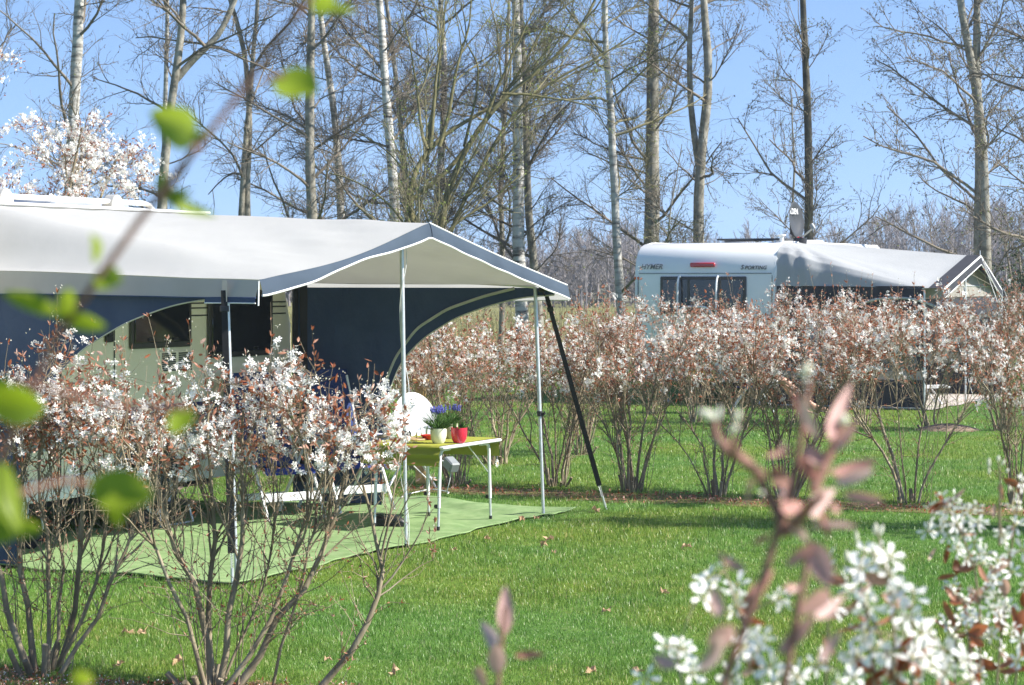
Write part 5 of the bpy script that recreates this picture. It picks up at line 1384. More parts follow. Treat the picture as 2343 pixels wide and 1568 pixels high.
# roof: solar panel, hatch, vent
so = HB(); pc_, _ = hp(1700, 548)
so.box(H(.9, 1.6, 2.66), (1.0, 1.1, .03), RU, .008).build('solar_panel', M['dish_grey'], hv)
fr = HB()
for w in (.45, 1.35): fr.box(H(w, 1.6, 2.62), (.9, .04, .05), RU)
fr.build('panel_bracket', M['alu'], hv)
HB().box(H(.42, 2.6, 2.63), (.5, .5, .07), RU, .03).build('roof_hatch', M['white_plastic'], hv, smooth=True)
HB().tube([H(.12, .55, 2.6), H(.12, .55, 2.7)], .035, 12).lathe([(0, .04), (.07, .03), (.07, .015), (.04, 0)], H(.12, .55, 2.69), 16).build('flue_cap', M['white_plastic'], hv, smooth=True)
# roof dish on its turning foot
dd = W(1814, 505, 35.6); fa = unit(np.array([.86, -.5, .1])); fs_ = unit(np.cross(UP, fa)); fu = np.cross(fa, fs_)
RD = np.array([fs_ * 1.0, fu * 1.0, fa]).T
rd = HB().lathe([(0, 0), (.1, .008), (.2, .03), (.29, .065), (.3, .06), (.2, .018), (.1, -.008), (0, -.016)], dd, 36, RD).build('roof_dish', M['dish_grey'], hv, smooth=True, angle=60)
ft = W(1830, 549, 35.6)
HB().tube([np.array([ft[0], ft[1], 2.59]), np.array([ft[0], ft[1], 2.68])], .11, 20).tube([np.array([ft[0], ft[1], 2.66]), dd - fu * .2 - fa * .05, dd - fa * .03], .03, 8).build('turning_foot', M['black_plastic'], rd, smooth=True)
lnb = W(1862, 520, 35.2)
HB().tube([dd - fu * .28 + fa * .05, W(1838, 540, 35.5), lnb], .016, 8).build('feed_arm', M['piping_grey'], rd, smooth=True)
HB().tube([lnb - UP * .03, lnb + UP * .05 - fa * .05], .035, 12).build('receiver', M['grey_panel'], rd, smooth=True)
rt_ = unit(np.cross(UP, fa))
lettering('LDEN', 'lettering', dd + fa * .042 + fu * .14 - rt_ * .03, .13, M['text_white'], rt_, fu, rd, HC, 0, .002)
HB().box(np.array([ft[0] - .02, ft[1] - .06, 2.66]), (.1, .05, .07), None, .01).build('marker', M['red_light'], rd)

# ================================================================== FAR AWNING
A0 = np.array([6.3, 33.4, 0]); AD = 2.4
fa_ = thing('caravan_tent_awning', 'pale grey tent awning with dark graphite gable on the white caravan', 'awning', A0)
def K_(t, s, z): return A0 + t * u3 + s * n3 + UP * z
AS = lambda: SB(A0)
TL = 4.75
def zw2(t):
    x = np.array([0, .03, .1, .22, .36, .55, 4.1, 4.4, 4.6, 4.72, 4.75]); z = np.array([1.9, 2.25, 2.44, 2.53, 2.575, 2.6, 2.6, 2.5, 2.3, 2.0, 1.9])
    return np.interp(t, x, z)
def zf2(t): return np.where(t < 2.38, 1.87 + .53 * t / 2.38, 2.40 - .56 * (t - 2.38) / (TL - 2.38))
n1, n2 = 90, 34
tgr = np.r_[np.linspace(0, .3, 24), np.linspace(.32, TL, n1 - 24)]
def roofp(s0, s1, m, name, dz=0.0):
    g = np.zeros((n1, n2, 3))
    for j, s in enumerate(np.linspace(s0, s1, n2)):
        f = (s + AD) / AD
        # the canvas fans out from the caravan's rounded rear edge: rows of the sheet follow the slope
        z = zw2(tgr) * (1 - np.minimum(f, 1)) + zf2(tgr) * np.minimum(f, 1)
        tt_ = np.minimum(tgr * (1 - .0 * f), TL)
        phi = np.arctan2(.75 - tgr, f * AD + .04); fold = .034 * (np.abs(np.sin(phi * 9 + .5 * np.sin(phi * 5))) ** 1.5 - .5) * smooth01((.8 - tgr) / .5) * smooth01(f / .06) * np.exp(-f * 1.1) * (f < .95)
        z = z + fold
        z = z - .04 * np.sin(PI * np.minimum(f, 1)) * np.sin(PI * np.clip(tgr / 2.38, 0, 1))
        for i in range(n1): g[i, j] = K_(tt_[i] - 1.6 * fold[i], s + max(0, s + .5) / .8 * (-.3 * tt_[i] / TL + .1 * max(0, 1 - abs(tt_[i] - 2.38) / 2.38)), z[i] + dz)
    return g
g = roofp(-AD, .06, None, None); AS().grid(g).build('roof_canvas', M['awning_grey'], fa_, smooth=True, angle=80)
gb = roofp(.06, .30, None, None); AS().grid(gb).build('roof_band', M['trim_dark'], fa_, smooth=True, angle=80)
# gable trims
pt_ = gb[:, -1]
tr1 = np.stack([pt_ + n3 * .004 - UP * .002, pt_ + n3 * .01 - UP * .032], 1); AS().grid(tr1).build('gable_stripe', M['piping'], fa_)
tr2 = np.stack([pt_ + n3 * .01 - UP * .032, pt_ + n3 * .012 - UP * .15], 1); AS().grid(tr2).build('gable_trim', M['trim_dark'], fa_)
AS().tube(pt_ + n3 * .012 - UP * .155, .008, 6).build('piping', M['piping'], fa_)
# set-back gable panel of taupe cloth
gg = []
for t in np.linspace(.1, TL - .1, 30): gg.append([K_(t, -.02, 1.72), K_(t, -.02, float(zf2(np.array(t))) - .03)])
AS().grid(np.array(gg)).build('gable_panel', M['taupe'], fa_)
AS().grid(np.array([[K_(t, -.01, 1.70), K_(t, -.01, 1.5 - .1 * math.sin(PI * (t - .1) / (TL - .2)))] for t in np.linspace(.1, TL - .1, 20)])).build('rolled_door', M['trim_dark'], fa_)
# near side wall: dark upper band, clear window, grey band, dark skirt
def band(t, s0, s1, z0, z1, m, name, wav=.02, n=26):
    g = np.array([[K_(t + wav * math.sin((s0 + (s1 - s0) * i / n) * 7 + k) * .6, s0 + (s1 - s0) * i / n, z0 + (z1 - z0) * k / 3) for k in range(4)] for i in range(n + 1)])
    return AS().grid(g).build(name, m, fa_, smooth=True)
band(0, -AD + .02, .0, 1.5, 1.9, M['charcoal'], 'wall_band')
band(0, -AD + .02, .0, .0, .46, M['charcoal'], 'wall_skirt', .05)
band(0, -AD + .02, .0, .46, .60, M['taupe'], 'wall_rail')
for s0, s1 in ((-AD + .02, -1.9), (-1.05, -.9), (-.12, 0)): band(0, s0, s1, .6, 1.5, M['charcoal'], 'wall_post')
for s0, s1 in ((-1.9, -1.05), (-.9, -.12)):
    o = band(0.004, s0, s1, .6, 1.5, M['film'], 'window', .008)
AS().tube([K_(-.02, -.45 + .95 * math.cos(a) * .9, 1.3 + .42 * math.sin(a)) for a in np.linspace(0, PI, 24)], .02, 6).build('window_binding', M['piping_grey'], fa_)
AS().tube([K_(-.03, -AD + .1, .03), K_(-.03, 0, .03)], .012, 6).build('hem', M['piping_grey'], fa_)
AS().grid(np.array([[K_(-.002, s, .02), K_(-.05 - .05 * math.sin(s * 4) ** 2, s, .005)] for s in np.linspace(-AD, .05, 12)])).build('mud_flap', M['dish_grey'], fa_)
# far side wall seen from inside
def fband(z0, z1, m, name, s0=-AD + .02, s1=0.0): return band(TL, s0, s1, z0, z1, m, name)
fband(.55, .72, M['taupe'], 'wall_rail'); fband(0, .55, M['charcoal'], 'wall_skirt'); fband(1.35, 1.88, M['taupe'], 'wall_band')
for s0, s1 in ((-AD + .02, -2.0), (-1.15, -1.0), (-.15, 0)): fband(.72, 1.35, M['taupe'], 'wall_post', s0, s1)
for s0, s1 in ((-2.0, -1.15), (-1.0, -.15)): fband(.72, 1.35, M['film'], 'window', s0, s1)
# poles and guys
for t, z in ((0, 1.84), (2.38, 2.38), (TL, 1.82)):
    AS().tube([K_(t, 0, 0), K_(t, .0, z)], .016, 8).build('pole', M['alu'], fa_, smooth=True)
AS().tube([K_(0, -.02, 1.86), K_(2.38, -.02, 2.37), K_(TL, -.02, 1.82)], .014, 8).build('gable_pole', M['alu'], fa_, smooth=True)
AS().tube([K_(.3, -.02, 1.92), K_(TL - .3, -.02, 1.88)], .012, 8).build('roof_bar', M['alu'], fa_, smooth=True)
for a, b in ((K_(2.38, .25, 2.4), K_(2.0, 1.2, .02)), (K_(2.38, .25, 2.4), K_(2.9, 1.2, .02)), (K_(TL, .03, 1.84), K_(TL + .5, .7, .02)), (K_(0, .28, 1.87), K_(-.3, .9, .02))):
    AS().tube([a, b], .004, 5).build('guy_rope', M['piping'], fa_)
AS().tube([K_(2.38, .24, 2.40), K_(2.38, .24, 2.47)], .008, 8).build('finial', M['alu'], fa_)
# groundsheet, white folding chair with striped cloth inside the awning
g = np.array([[K_(TL * i / 30, -AD + (AD + .12 + .04 * math.sin(i * .8)) * j / 12, .018 + .004 * math.sin(i * 1.3 + j)) for j in range(13)] for i in range(31)])
gs2 = AS().grid(g); gs2.o = K_(2.4, -1, 0); o = gs2.build('groundsheet', M['pink_mat'], None, smooth=True); o.location = K_(2.4, -1, 0)
tag(o, 'pale rose groundsheet inside the far tent awning', 'groundsheet')
lc = K_(1.2, -.75, 0)
ls = thing('sun_lounger', 'white striped sun lounger standing in the opening of the far awning', 'lounger', lc)
pp = resample([(-.75, 0, .32), (-.2, 0, .3), (.1, 0, .38), (.45, 0, .72), (.7, 0, .85)], 24); g = np.zeros((24, 13, 3))
for i in range(24):
    for j in range(13): g[i, j] = lc + np.array([-pp[i, 0], (j - 6) * .045, pp[i, 2]])
m_, nt_s, out_s = nodes('striped_lounger_cloth'); b_s = nt_s.nodes.new('ShaderNodeBsdfPrincipled'); w_s = nt_s.nodes.new('ShaderNodeTexWave'); w_s.bands_direction = 'Y'; w_s.inputs['Scale'].default_value = 3.2
tcs = nt_s.nodes.new('ShaderNodeTexCoord'); nt_s.links.new(tcs.outputs['Object'], w_s.inputs[0])
nt_s.links.new(ramp(nt_s, w_s.outputs['Fac'], [(.62, (.8, .8, .8)), (.7, (.05, .06, .08))]), b_s.inputs['Base Color']); b_s.inputs['Roughness'].default_value = .9; nt_s.links.new(b_s.outputs[0], out_s.inputs[0])
SB(lc).grid(g).build('cushion', m_, ls, smooth=True)
for s_ in (-.28, .28):
    SB(lc).tube([lc + np.array([.75, s_, .3]), lc + np.array([.2, s_, .28]), lc + np.array([-.1, s_, .36]), lc + np.array([-.45, s_, .7]), lc + np.array([-.72, s_, .84])], .016, 8).build('frame', M['white_tube'], ls, smooth=True)
    SB(lc).tube([lc + np.array([.45, s_, .29]), lc + np.array([.62, s_, .03])], .015, 8).build('leg', M['white_tube'], ls)
    SB(lc).tube([lc + np.array([-.05, s_, .34]), lc + np.array([-.3, s_, .03])], .015, 8).build('leg', M['white_tube'], ls)
# ================================================================== PERSON ON A RECLINER
PY = 32.6
def pw(x, y, dy=0.0): return W(x, y, PY + dy)
def skin_mesh(name, vs, es, rs, m, parent, org, sub=2, root=0):
    me = bpy.data.meshes.new(name + '_src'); me.from_pydata([tuple(np.array(v) - org) for v in vs], es, []); me.update()
    o = bpy.data.objects.new(name + '_src', me); COL.objects.link(o)
    o.modifiers.new('s', 'SKIN'); sb = o.modifiers.new('sub', 'SUBSURF'); sb.levels = sub
    for i, d in enumerate(me.skin_vertices[0].data):
        r = rs[i]; d.radius = (r, r) if np.isscalar(r) else r; d.use_root = (i == root)
    ev = o.evaluated_get(bpy.context.evaluated_depsgraph_get())
    out = bpy.data.meshes.new_from_object(ev); bpy.data.objects.remove(o)
    out.name = name
    return link(name, out, m, parent, True)
hip = pw(1727, 876); porg = np.array([hip[0], hip[1], 0])
pn = thing('person', 'person in a white patterned shirt and khaki shorts lounging on a recliner behind the hedge', 'person', porg)
sh = pw(1700, 802); nk = pw(1696, 790); hd = pw(1695, 772); 
vs = []; es = []; rs = []
def V_(p, r, par=None):
    vs.append(np.array(p)); rs.append(r); i = len(vs) - 1
    if par is not None: es.append((par, i))
    return i
pel = V_(hip, (.15, .11)); bel = V_(hip * .6 + sh * .4, (.15, .12), pel); che = V_(hip * .25 + sh * .75, (.16, .12), bel); nb = V_(sh + (nk - sh) * .5, .065, che)
h0 = V_(nk + UP * .05, .06, nb); h1 = V_(hd, .095, h0); h2 = V_(hd + UP * .1, .085, h1)
nose = V_(hd + np.array([.1, -.02, .0]), .018, h1)
def limb_arm(dy, elbow, hand):
    s = V_(sh + np.array([0, dy, -.02]), .055, che); e = V_(elbow, .042, s); w = V_(hand, .03, e)
    d = unit(hand - elbow); pal = V_(hand + d * .06, .035, w)
    for k, (off, ln) in enumerate(((-.03, .07), (-.01, .085), (.01, .08), (.03, .065))):
        a = V_(hand + d * .1 + np.array([0, off, -.005]), .009, pal); b = V_(hand + d * (.1 + ln * .5) + np.array([0, off, -.012]), .009, a); V_(hand + d * (.1 + ln) + np.array([0, off, -.03]), .008, b)
    t = V_(hand + d * .05 + np.array([.01, -.045 * np.sign(dy), .015]), .011, pal); V_(hand + d * .09 + np.array([.01, -.06 * np.sign(dy), .01]), .009, t)
limb_arm(-.2, pw(1705, 846, -.25), pw(1742, 862, -.16)); limb_arm(.2, pw(1712, 840, .25), pw(1752, 858, .14))
def limb_leg(dy, knee, ank, toe):
    h = V_(hip + np.array([.06, dy, -.01]), .085, pel); m = V_((hip + np.array([0, dy, 0])) * .5 + knee * .5, .078, h); k = V_(knee, .058, m)
    c = V_(knee * .65 + ank * .35, .056, k); a = V_(ank, .036, c); hl = V_(ank + np.array([-.02, 0, -.05]), .036, a); b = V_(ank * .4 + toe * .6 , .034, a); V_(toe, .022, b)
limb_leg(-.1, pw(1790, 868, -.12), pw(1862, 931, -.1), pw(1893, 938, -.1)); limb_leg(.1, pw(1780, 862, .14), pw(1838, 940, .2), pw(1862, 949, .2))
skin_mesh('body', vs, es, rs, M['skin'], pn, porg, 2, 0)
# shirt, shorts, hair and sandals follow the body
v2 = [hip * .95 + sh * .05, hip * .6 + sh * .4, hip * .25 + sh * .75, sh + (nk - sh) * .3, sh + np.array([0, -.2, -.02]), sh * .45 + pw(1705, 846, -.25) * .55, sh + np.array([0, .2, -.02]), sh * .45 + pw(1712, 840, .25) * .55]
skin_mesh('shirt', v2, [(0, 1), (1, 2), (2, 3), (2, 4), (4, 5), (2, 6), (6, 7)], [(.17, .13), (.17, .135), (.18, .135), .085, .075, .062, .075, .062], M['shirt'], pn, porg)
k1, k2 = pw(1790, 868, -.12), pw(1780, 862, .14)
v3 = [hip, hip + np.array([.06, -.1, -.01]), (hip + np.array([0, -.1, 0])) * .45 + k1 * .55, hip + np.array([.06, .1, -.01]), (hip + np.array([0, .1, 0])) * .45 + k2 * .55, hip * .85 + sh * .15]
skin_mesh('shorts', v3, [(0, 1), (1, 2), (0, 3), (3, 4), (0, 5)], [(.165, .125), .105, .1, .105, .1, (.16, .125)], M['shorts'], pn, porg)
SB(porg).lathe([(.0, .115), (.06, .1), (.1, .05), (.108, 0), (.1, -.05)], hd + UP * .045 - np.array([.015, 0, 0]), 20).build('hair', M['hair'], pn, smooth=True)
for a, t in ((pw(1862, 931, -.1), pw(1893, 938, -.1)), (pw(1838, 940, .2), pw(1862, 949, .2))):
    d = unit(t - a); SB(porg).box(a * .4 + t * .6 - UP * .042 - d * .02, (.27, .09, .02), np.array([d, np.array([0, 1.0, 0]), np.cross(d, [0, 1.0, 0])]).T, .008).build('sandal', M['sandal'], pn)
rc = make_chair('white-framed recliner carrying the seated person behind the hedge', porg + np.array([-.04, 0, -.04]), -PI / 2 - .1, 5); rc['group'] = 'recliner behind the hedge'; del rc['group']

# ================================================================== FOREGROUND PLANTS
def big_leaves(items, curl=.12, fold=.18):
    """items: (base3, tip3, width, roll) -> curved leaf blades"""
    out = NM(); n, m = 9, 5
    for b, t, w, roll in items:
        b, t = np.array(b), np.array(t); d = t - b; Ln = np.linalg.norm(d); d = d / Ln
        toc = unit(np.array([0, 0, CH]) - b); s = unit(np.cross(d, toc)); nn = np.cross(s, d)
        s, nn = math.cos(roll) * s + math.sin(roll) * nn, -math.sin(roll) * s + math.cos(roll) * nn
        V = []
        for i in range(n):
            f = i / (n - 1); hw = w * .5 * (math.sin(PI * f ** .85) ** .8 + .04 * (i > 0) ) * (1 if 0 < i < n - 1 else .06)
            for j in range(m):
                g_ = (j / (m - 1) - .5) * 2
                V.append(b + d * Ln * f + s * hw * g_ + nn * (abs(g_) * hw * fold * 2 - curl * Ln * math.sin(PI * f) + .02 * w * math.sin(7 * f + 3 * g_)))
        Q = np.array([(i * m + j, i * m + j + 1, (i + 1) * m + j + 1, (i + 1) * m + j) for i in range(n - 1) for j in range(m - 1)])
        out.add(np.array(V), Q)
    return out
def big_flowers(c, nrm, size):
    out = NM(); cen = NM(); c = np.array(c); nrm = unit(nrm)
    n, m = 6, 3
    for k in range(len(c)):
        N = nrm[k]; a0 = unit(np.cross(N, rng.normal(size=3))); b0 = np.cross(N, a0); ph = rng.uniform(0, 6.28); op = rng.uniform(.0, .75)
        for q in range(5):
            an = ph + q * 2 * PI / 5 + rng.normal() * .12; d = math.cos(an) * a0 + math.sin(an) * b0; s = np.cross(N, d); Ls = size[k] * rng.uniform(.88, 1.12)
            V = []
            for i in range(n):
                f = i / (n - 1); hw = Ls * .2 * (math.sin(PI * min(.5, f * .62)) if f < .8 else math.sin(PI * .5) * (1 - (f - .8) * 2.2)) * (.25 + f * .9 if f < .6 else .8)
                for j in range(m):
                    g_ = j - 1; V.append(c[k] + d * Ls * (f * .95 + .05) * math.cos(op * (.6 + .3 * f)) + N * (Ls * f * math.sin(op * (.9 - .25 * f)) - .06 * Ls * f * f) + s * hw * g_ + N * abs(g_) * hw * .3)
            Q = np.array([(i * m + j, i * m + j + 1, (i + 1) * m + j + 1, (i + 1) * m + j) for i in range(n - 1) for j in range(m - 1)])
            out.add(np.array(V), Q)
        ns = 10; dd = unit(N + rng.normal(size=(ns, 3)) * .5); cen.add(*blobs(np.repeat(c[k][None], ns, 0), dd, np.full(ns, size[k] * .28), size[k] * .09))
    return out, cen
def ZC(x, y): return 1452 + .4793 * x, 816.7 + .4793 * y
def ZR(p, Y, dy=0.0): x, y = ZC(*p); return W(x, y, Y + dy)
def fg_shrub(name, label, Y, stems, leafs, flws, buds, mleaf, seed, cat='shrub', fsz=.019, extra_leaf=0, group=None, lwid=1.0, mstem='shrub_stem', side_r=.9, stem_r=.0035):
    """a shrub close to the camera; stems are traced points continued down to the ground"""
    global rng
    rng = np.random.default_rng(seed)
    base = np.array([ZR(stems[0][0], Y)[0], Y, 0])
    t = thing(name, label, cat, base, 0, group)
    sb = SB(base); SP = []
    for i, s in enumerate(stems):
        pts = [ZR(p, Y, .05 * math.sin(i * 2.1) * k / len(s)) for k, p in enumerate(s)]
        if s[0][1] > 1480:
            b = pts[0]; pts = [np.array([base[0] + (b[0] - base[0]) * .3 + .02 * math.sin(i * 5), Y + .05 * math.cos(i * 3), 0.0]), np.array([base[0] * .4 + b[0] * .6, Y, b[2] * .55])] + pts
        q = resample(pts, 26); SP.append(q)
        sb.tube(q, np.linspace(stem_r * (1.8 if s[0][1] > 1480 else side_r), stem_r * .5, 26), 8)
    allp = np.vstack([q[8:] for q in SP]); lfp = np.vstack([q[8:] for q, s_ in zip(SP, stems) if s_[0][1] > 1480])
    pos = []; nr = []
    for p in flws:
        for k in range(rng.integers(1, 4)):
            c = ZR((p[0] + rng.normal() * 20 * (k > 0), p[1] + rng.normal() * 20 * (k > 0)), Y, rng.normal() * .05)
            pos.append(c); nr.append(unit(rng.normal(size=3) * .7 + np.array([.3, -.55, .35])))
    for c in pos:                                     # pedicels back to the nearest stem
        d = np.linalg.norm(allp - (c - UP * .02), axis=1); j = int(d.argmin())
        if d[j] < .16: sb.tube(resample([allp[j], allp[j] * .4 + c * .6 + UP * .004, c - UP * .002], 6), .0008, 5)
    sb.build('stems', M[mstem], t, smooth=True)
    if pos:
        fl, ce = big_flowers(pos, nr, np.full(len(pos), fsz) * rng.uniform(.85, 1.15, len(pos)))
        for nm, mm, mt in ((fl, 'blossoms', M['petal']), (ce, 'stamen_clumps', M['anther'])):
            o = nm.build(mm, mt, t); o.data.transform(Matrix.Translation(Vector(-base)))
    it = []
    for l in leafs:
        x0, y0, x1, y1, w = l[:5]
        dz = rng.normal() * .03
        it.append((ZR((x0, y0), Y, 0), ZR((x1, y1), Y, dz), w * .4793 / F * Y * lwid, rng.normal() * .35))
    for k in range(extra_leaf):
        b = lfp[rng.integers(0, len(lfp))]; d = unit(rng.normal(size=3) * [1, .6, .6] + [0, 0, .35]); ll = rng.uniform(.03, .052)
        it.append((b, b + d * ll, ll * rng.uniform(.3, .42), rng.normal() * .8))
    if it:
        h = len(it)
        o = big_leaves(it).build('leaves', mleaf, t); o.data.transform(Matrix.Translation(Vector(-base)))
    if buds:
        B_ = NM()
        for x0, y0, x1, y1, w in buds:
            a, b = ZR((x0, y0), Y), ZR((x1, y1), Y); ax = b - a; Lb = np.linalg.norm(ax); ax = ax / Lb; s = unit(np.cross(ax, [0, 1, 0.1])); q = np.cross(ax, s)
            V = []; ww = w * .4793 / F * Y / 2
            for i, (f, r) in enumerate(((0, .25), (.15, .7), (.4, 1), (.7, .8), (.9, .4), (1, .1))):
                for k in range(10): V.append(a + ax * Lb * f + ww * r * (math.cos(k * PI / 5) * s + math.sin(k * PI / 5) * q))
            Q = np.array([(i * 10 + k, i * 10 + (k + 1) % 10, (i + 1) * 10 + (k + 1) % 10, (i + 1) * 10 + k) for i in range(5) for k in range(10)])
            B_.add(np.array(V), Q)
        o = B_.build('bud_sprays', M['bud_cream'], t); o.data.transform(Matrix.Translation(Vector(-base)))
    return t
FG = 'out-of-focus serviceberry shrubs close to the camera'
# A: the rose-brown spray
fg_shrub('serviceberry_shrub', 'blurred rose-brown leafy spray with cream buds, closest shrub on the right', 1.6,
    [[(300, 1568), (420, 1400), (600, 1130), (740, 830), (850, 640), (905, 430), (890, 280), (850, 180), (830, 110)],
     [(720, 850), (690, 760), (600, 590), (545, 500), (440, 420)], [(600, 560), (480, 470), (465, 390)], [(470, 480), (385, 380), (375, 300)],
     [(850, 640), (960, 400), (1010, 280)], [(760, 800), (850, 700), (900, 660)], [(640, 1568), (800, 1300), (870, 1100), (840, 880)]],
    [(930, 400, 1035, 120, 62), (880, 400, 800, 190, 45), (850, 380, 745, 140, 46), (760, 440, 620, 475, 24), (690, 470, 718, 395, 20), (930, 560, 1160, 485, 58), (950, 610, 1150, 535, 52), (985, 655, 1195, 690, 44),
     (840, 760, 960, 630, 90), (800, 700, 700, 730, 60), (560, 575, 530, 720, 26), (655, 845, 560, 895, 24), (830, 812, 1065, 815, 30), (895, 720, 928, 870, 30), (720, 1000, 860, 890, 46), (550, 1170, 665, 1010, 50),
     (530, 1020, 385, 925, 40), (740, 700, 720, 590, 34), (780, 1230, 930, 1120, 70), (680, 1420, 860, 1230, 60), (900, 520, 820, 420, 80), (860, 600, 800, 470, 90), (940, 460, 1060, 300, 50), (880, 1460, 990, 1300, 46), (360, 1400, 470, 1280, 90),
     (300, 1500, 420, 1330, 70), (410, 1250, 370, 1090, 60), (200, 1480, 80, 1420, 60), (700, 1105, 830, 1090, 34), (860, 1250, 1010, 1130, 50), (700, 540, 610, 580, 40), (940, 700, 985, 740, 40)],
    [], [(390, 300, 300, 255, 52), (392, 305, 408, 235, 30), (475, 320, 500, 250, 36), (450, 360, 495, 330, 34), (430, 430, 372, 390, 40), (790, 90, 838, 30, 46), (808, 130, 830, 100, 30), (1000, 330, 990, 270, 50), (600, 660, 610, 640, 30), (690, 660, 715, 640, 28), (975, 430, 985, 410, 24)],
    M['rose_leaf'], 201, group=FG, stem_r=.005, lwid=1.15, mstem='rose_stem', extra_leaf=26)
B_pts = [(430, 1000), (350, 1060), (490, 1095), (320, 1150), (470, 1190), (540, 1290), (590, 1400), (230, 1400), (150, 1395), (50, 1530), (270, 1500), (700, 1150), (910, 1010), (1080, 1010), (1130, 950), (1210, 960), (1220, 1040), (1010, 1090),
         (1110, 1190), (950, 1200), (1270, 1110), (1330, 1150), (1240, 1180), (1300, 1240), (1280, 1310), (1330, 1270), (1150, 1290), (1130, 1380), (1340, 1440), (1400, 1370), (1480, 1400), (1560, 1460), (1480, 1500), (1060, 1420), (1040, 1530),
         (770, 1530), (860, 1470), (1220, 1540), (1600, 1540), (1400, 1500), (1200, 1400), (1090, 1340), (640, 1500), (560, 1480), (1320, 1560), (610, 1340), (520, 1390), (1260, 1440), (1190, 1480), (1360, 1320), (680, 1560), (460, 1560), (960, 1560), (1150, 1560), (1050, 1450), (1420, 1430)]
fg_shrub('serviceberry_shrub', 'white flowering serviceberry along the bottom right, softly out of focus', 2.75,
    [[(620, 1568), (560, 1350), (480, 1180), (430, 1020)], [(1180, 1568), (1130, 1350), (1080, 1180), (1070, 1020)], [(1240, 1568), (1270, 1350), (1240, 1180), (1190, 960), (1160, 840)], [(1330, 1568), (1380, 1400), (1320, 1200)], [(240, 1568), (215, 1470), (200, 1390)],
     [(900, 1568), (950, 1350), (940, 1150), (915, 1010)], [(1480, 1568), (1500, 1480), (1470, 1400)], [(1290, 1568), (1220, 1300), (1120, 1150), (1010, 1080)]],
    [(1000, 1240, 1090, 1130, 24), (1060, 1130, 1130, 1080, 22), (1240, 1400, 1330, 1330, 26), (1050, 1500, 1130, 1440, 30), (960, 1420, 900, 1330, 30), (1330, 1490, 1290, 1410, 26)], B_pts,
    [(1145, 850, 1150, 790, 26), (1160, 860, 1185, 800, 26), (1062, 890, 1055, 830, 22), (1015, 980, 1010, 920, 24)], M['bronze'], 202, fsz=.021, extra_leaf=170, group=FG, stem_r=.003)
C_pts = [(1460, 680), (1510, 690), (1410, 760), (1400, 830), (1530, 800), (1600, 730), (1630, 800), (1560, 850), (1620, 880), (1650, 930), (1640, 970), (1840, 600), (1830, 700), (1800, 690), (1820, 800), (1760, 850), (1780, 930), (1730, 990),
         (1800, 1030), (1850, 1100), (1740, 1080), (1690, 1060), (1520, 1130), (1570, 1160), (1510, 1080), (1620, 1130), (1600, 1240), (1650, 1280), (1560, 1260), (1740, 1240), (1780, 1190), (1720, 1160), (1700, 1330), (1800, 1300), (1520, 1340),
         (1480, 1280), (1600, 1360), (1750, 1400), (1830, 1450), (1680, 1450), (1560, 1430), (1640, 1500), (1760, 1520), (1840, 1350), (1850, 920), (1700, 1200), (1480, 1450), (1850, 1220), (1545, 905), (1580, 960), (1470, 790), (1490, 850)]
fg_shrub('serviceberry_shrub', 'white flowering serviceberry at the lower right corner with crisp star flowers', 3.9,
    [[(1640, 1568), (1650, 1300), (1660, 1100), (1630, 930), (1560, 820), (1480, 700)], [(1720, 1568), (1750, 1300), (1780, 1050), (1800, 850), (1840, 620)], [(1740, 900), (1740, 700), (1745, 590), (1735, 500)], [(1800, 1568), (1850, 1400), (1860, 1200)], [(1520, 1568), (1540, 1380), (1530, 1160)],
     [(1600, 1568), (1610, 1400), (1570, 1180)]],
    [(1740, 600, 1760, 690, 24), (1715, 700, 1710, 770, 20), (1480, 990, 1500, 890, 26), (1540, 1040, 1530, 960, 40), (1570, 1020, 1610, 940, 44), (1440, 1060, 1540, 1040, 24), (1400, 970, 1440, 910, 20), (1470, 1160, 1530, 1300, 34), (1560, 1200, 1700, 1080, 36), (1800, 1180, 1840, 1330, 30), (1640, 990, 1690, 1080, 26), (1700, 1000, 1700, 1040, 22)],
    C_pts, [(1690, 530, 1690, 480, 16), (1735, 500, 1735, 470, 16), (1750, 520, 1765, 490, 16), (1690, 560, 1690, 530, 14), (1770, 550, 1785, 535, 14), (1795, 640, 1785, 615, 18), (1460, 650, 1440, 660, 18)], M['bronze'], 203, fsz=.0195, extra_leaf=220, group=FG, stem_r=.003)
# bottom centre shoot
def zr2(x, y): v = (998 + .344 * x, 1028 + .344 * y); return ((v[0] - 1452) / .4793, (v[1] - 816.7) / .4793)
def lf2(x0, y0, x1, y1, w): a = zr2(x0, y0); b = zr2(x1, y1); return (*a, *b, w * .344 / .4793)
fg_shrub('serviceberry_shoot', 'single blurred pink shoot at the bottom centre of the lawn', 1.95, [[zr2(380, 1600), zr2(395, 1450), zr2(410, 1330), zr2(440, 1180), zr2(455, 1050)]],
    [lf2(455, 1240, 462, 895, 88), lf2(390, 1330, 290, 1140, 84), lf2(515, 1372, 725, 1368, 46), lf2(400, 1500, 400, 1290, 100), lf2(330, 1600, 265, 1450, 60)], [], [], M['rose_leaf'], 204, cat='plant', stem_r=.004, lwid=1.2, mstem='rose_stem')
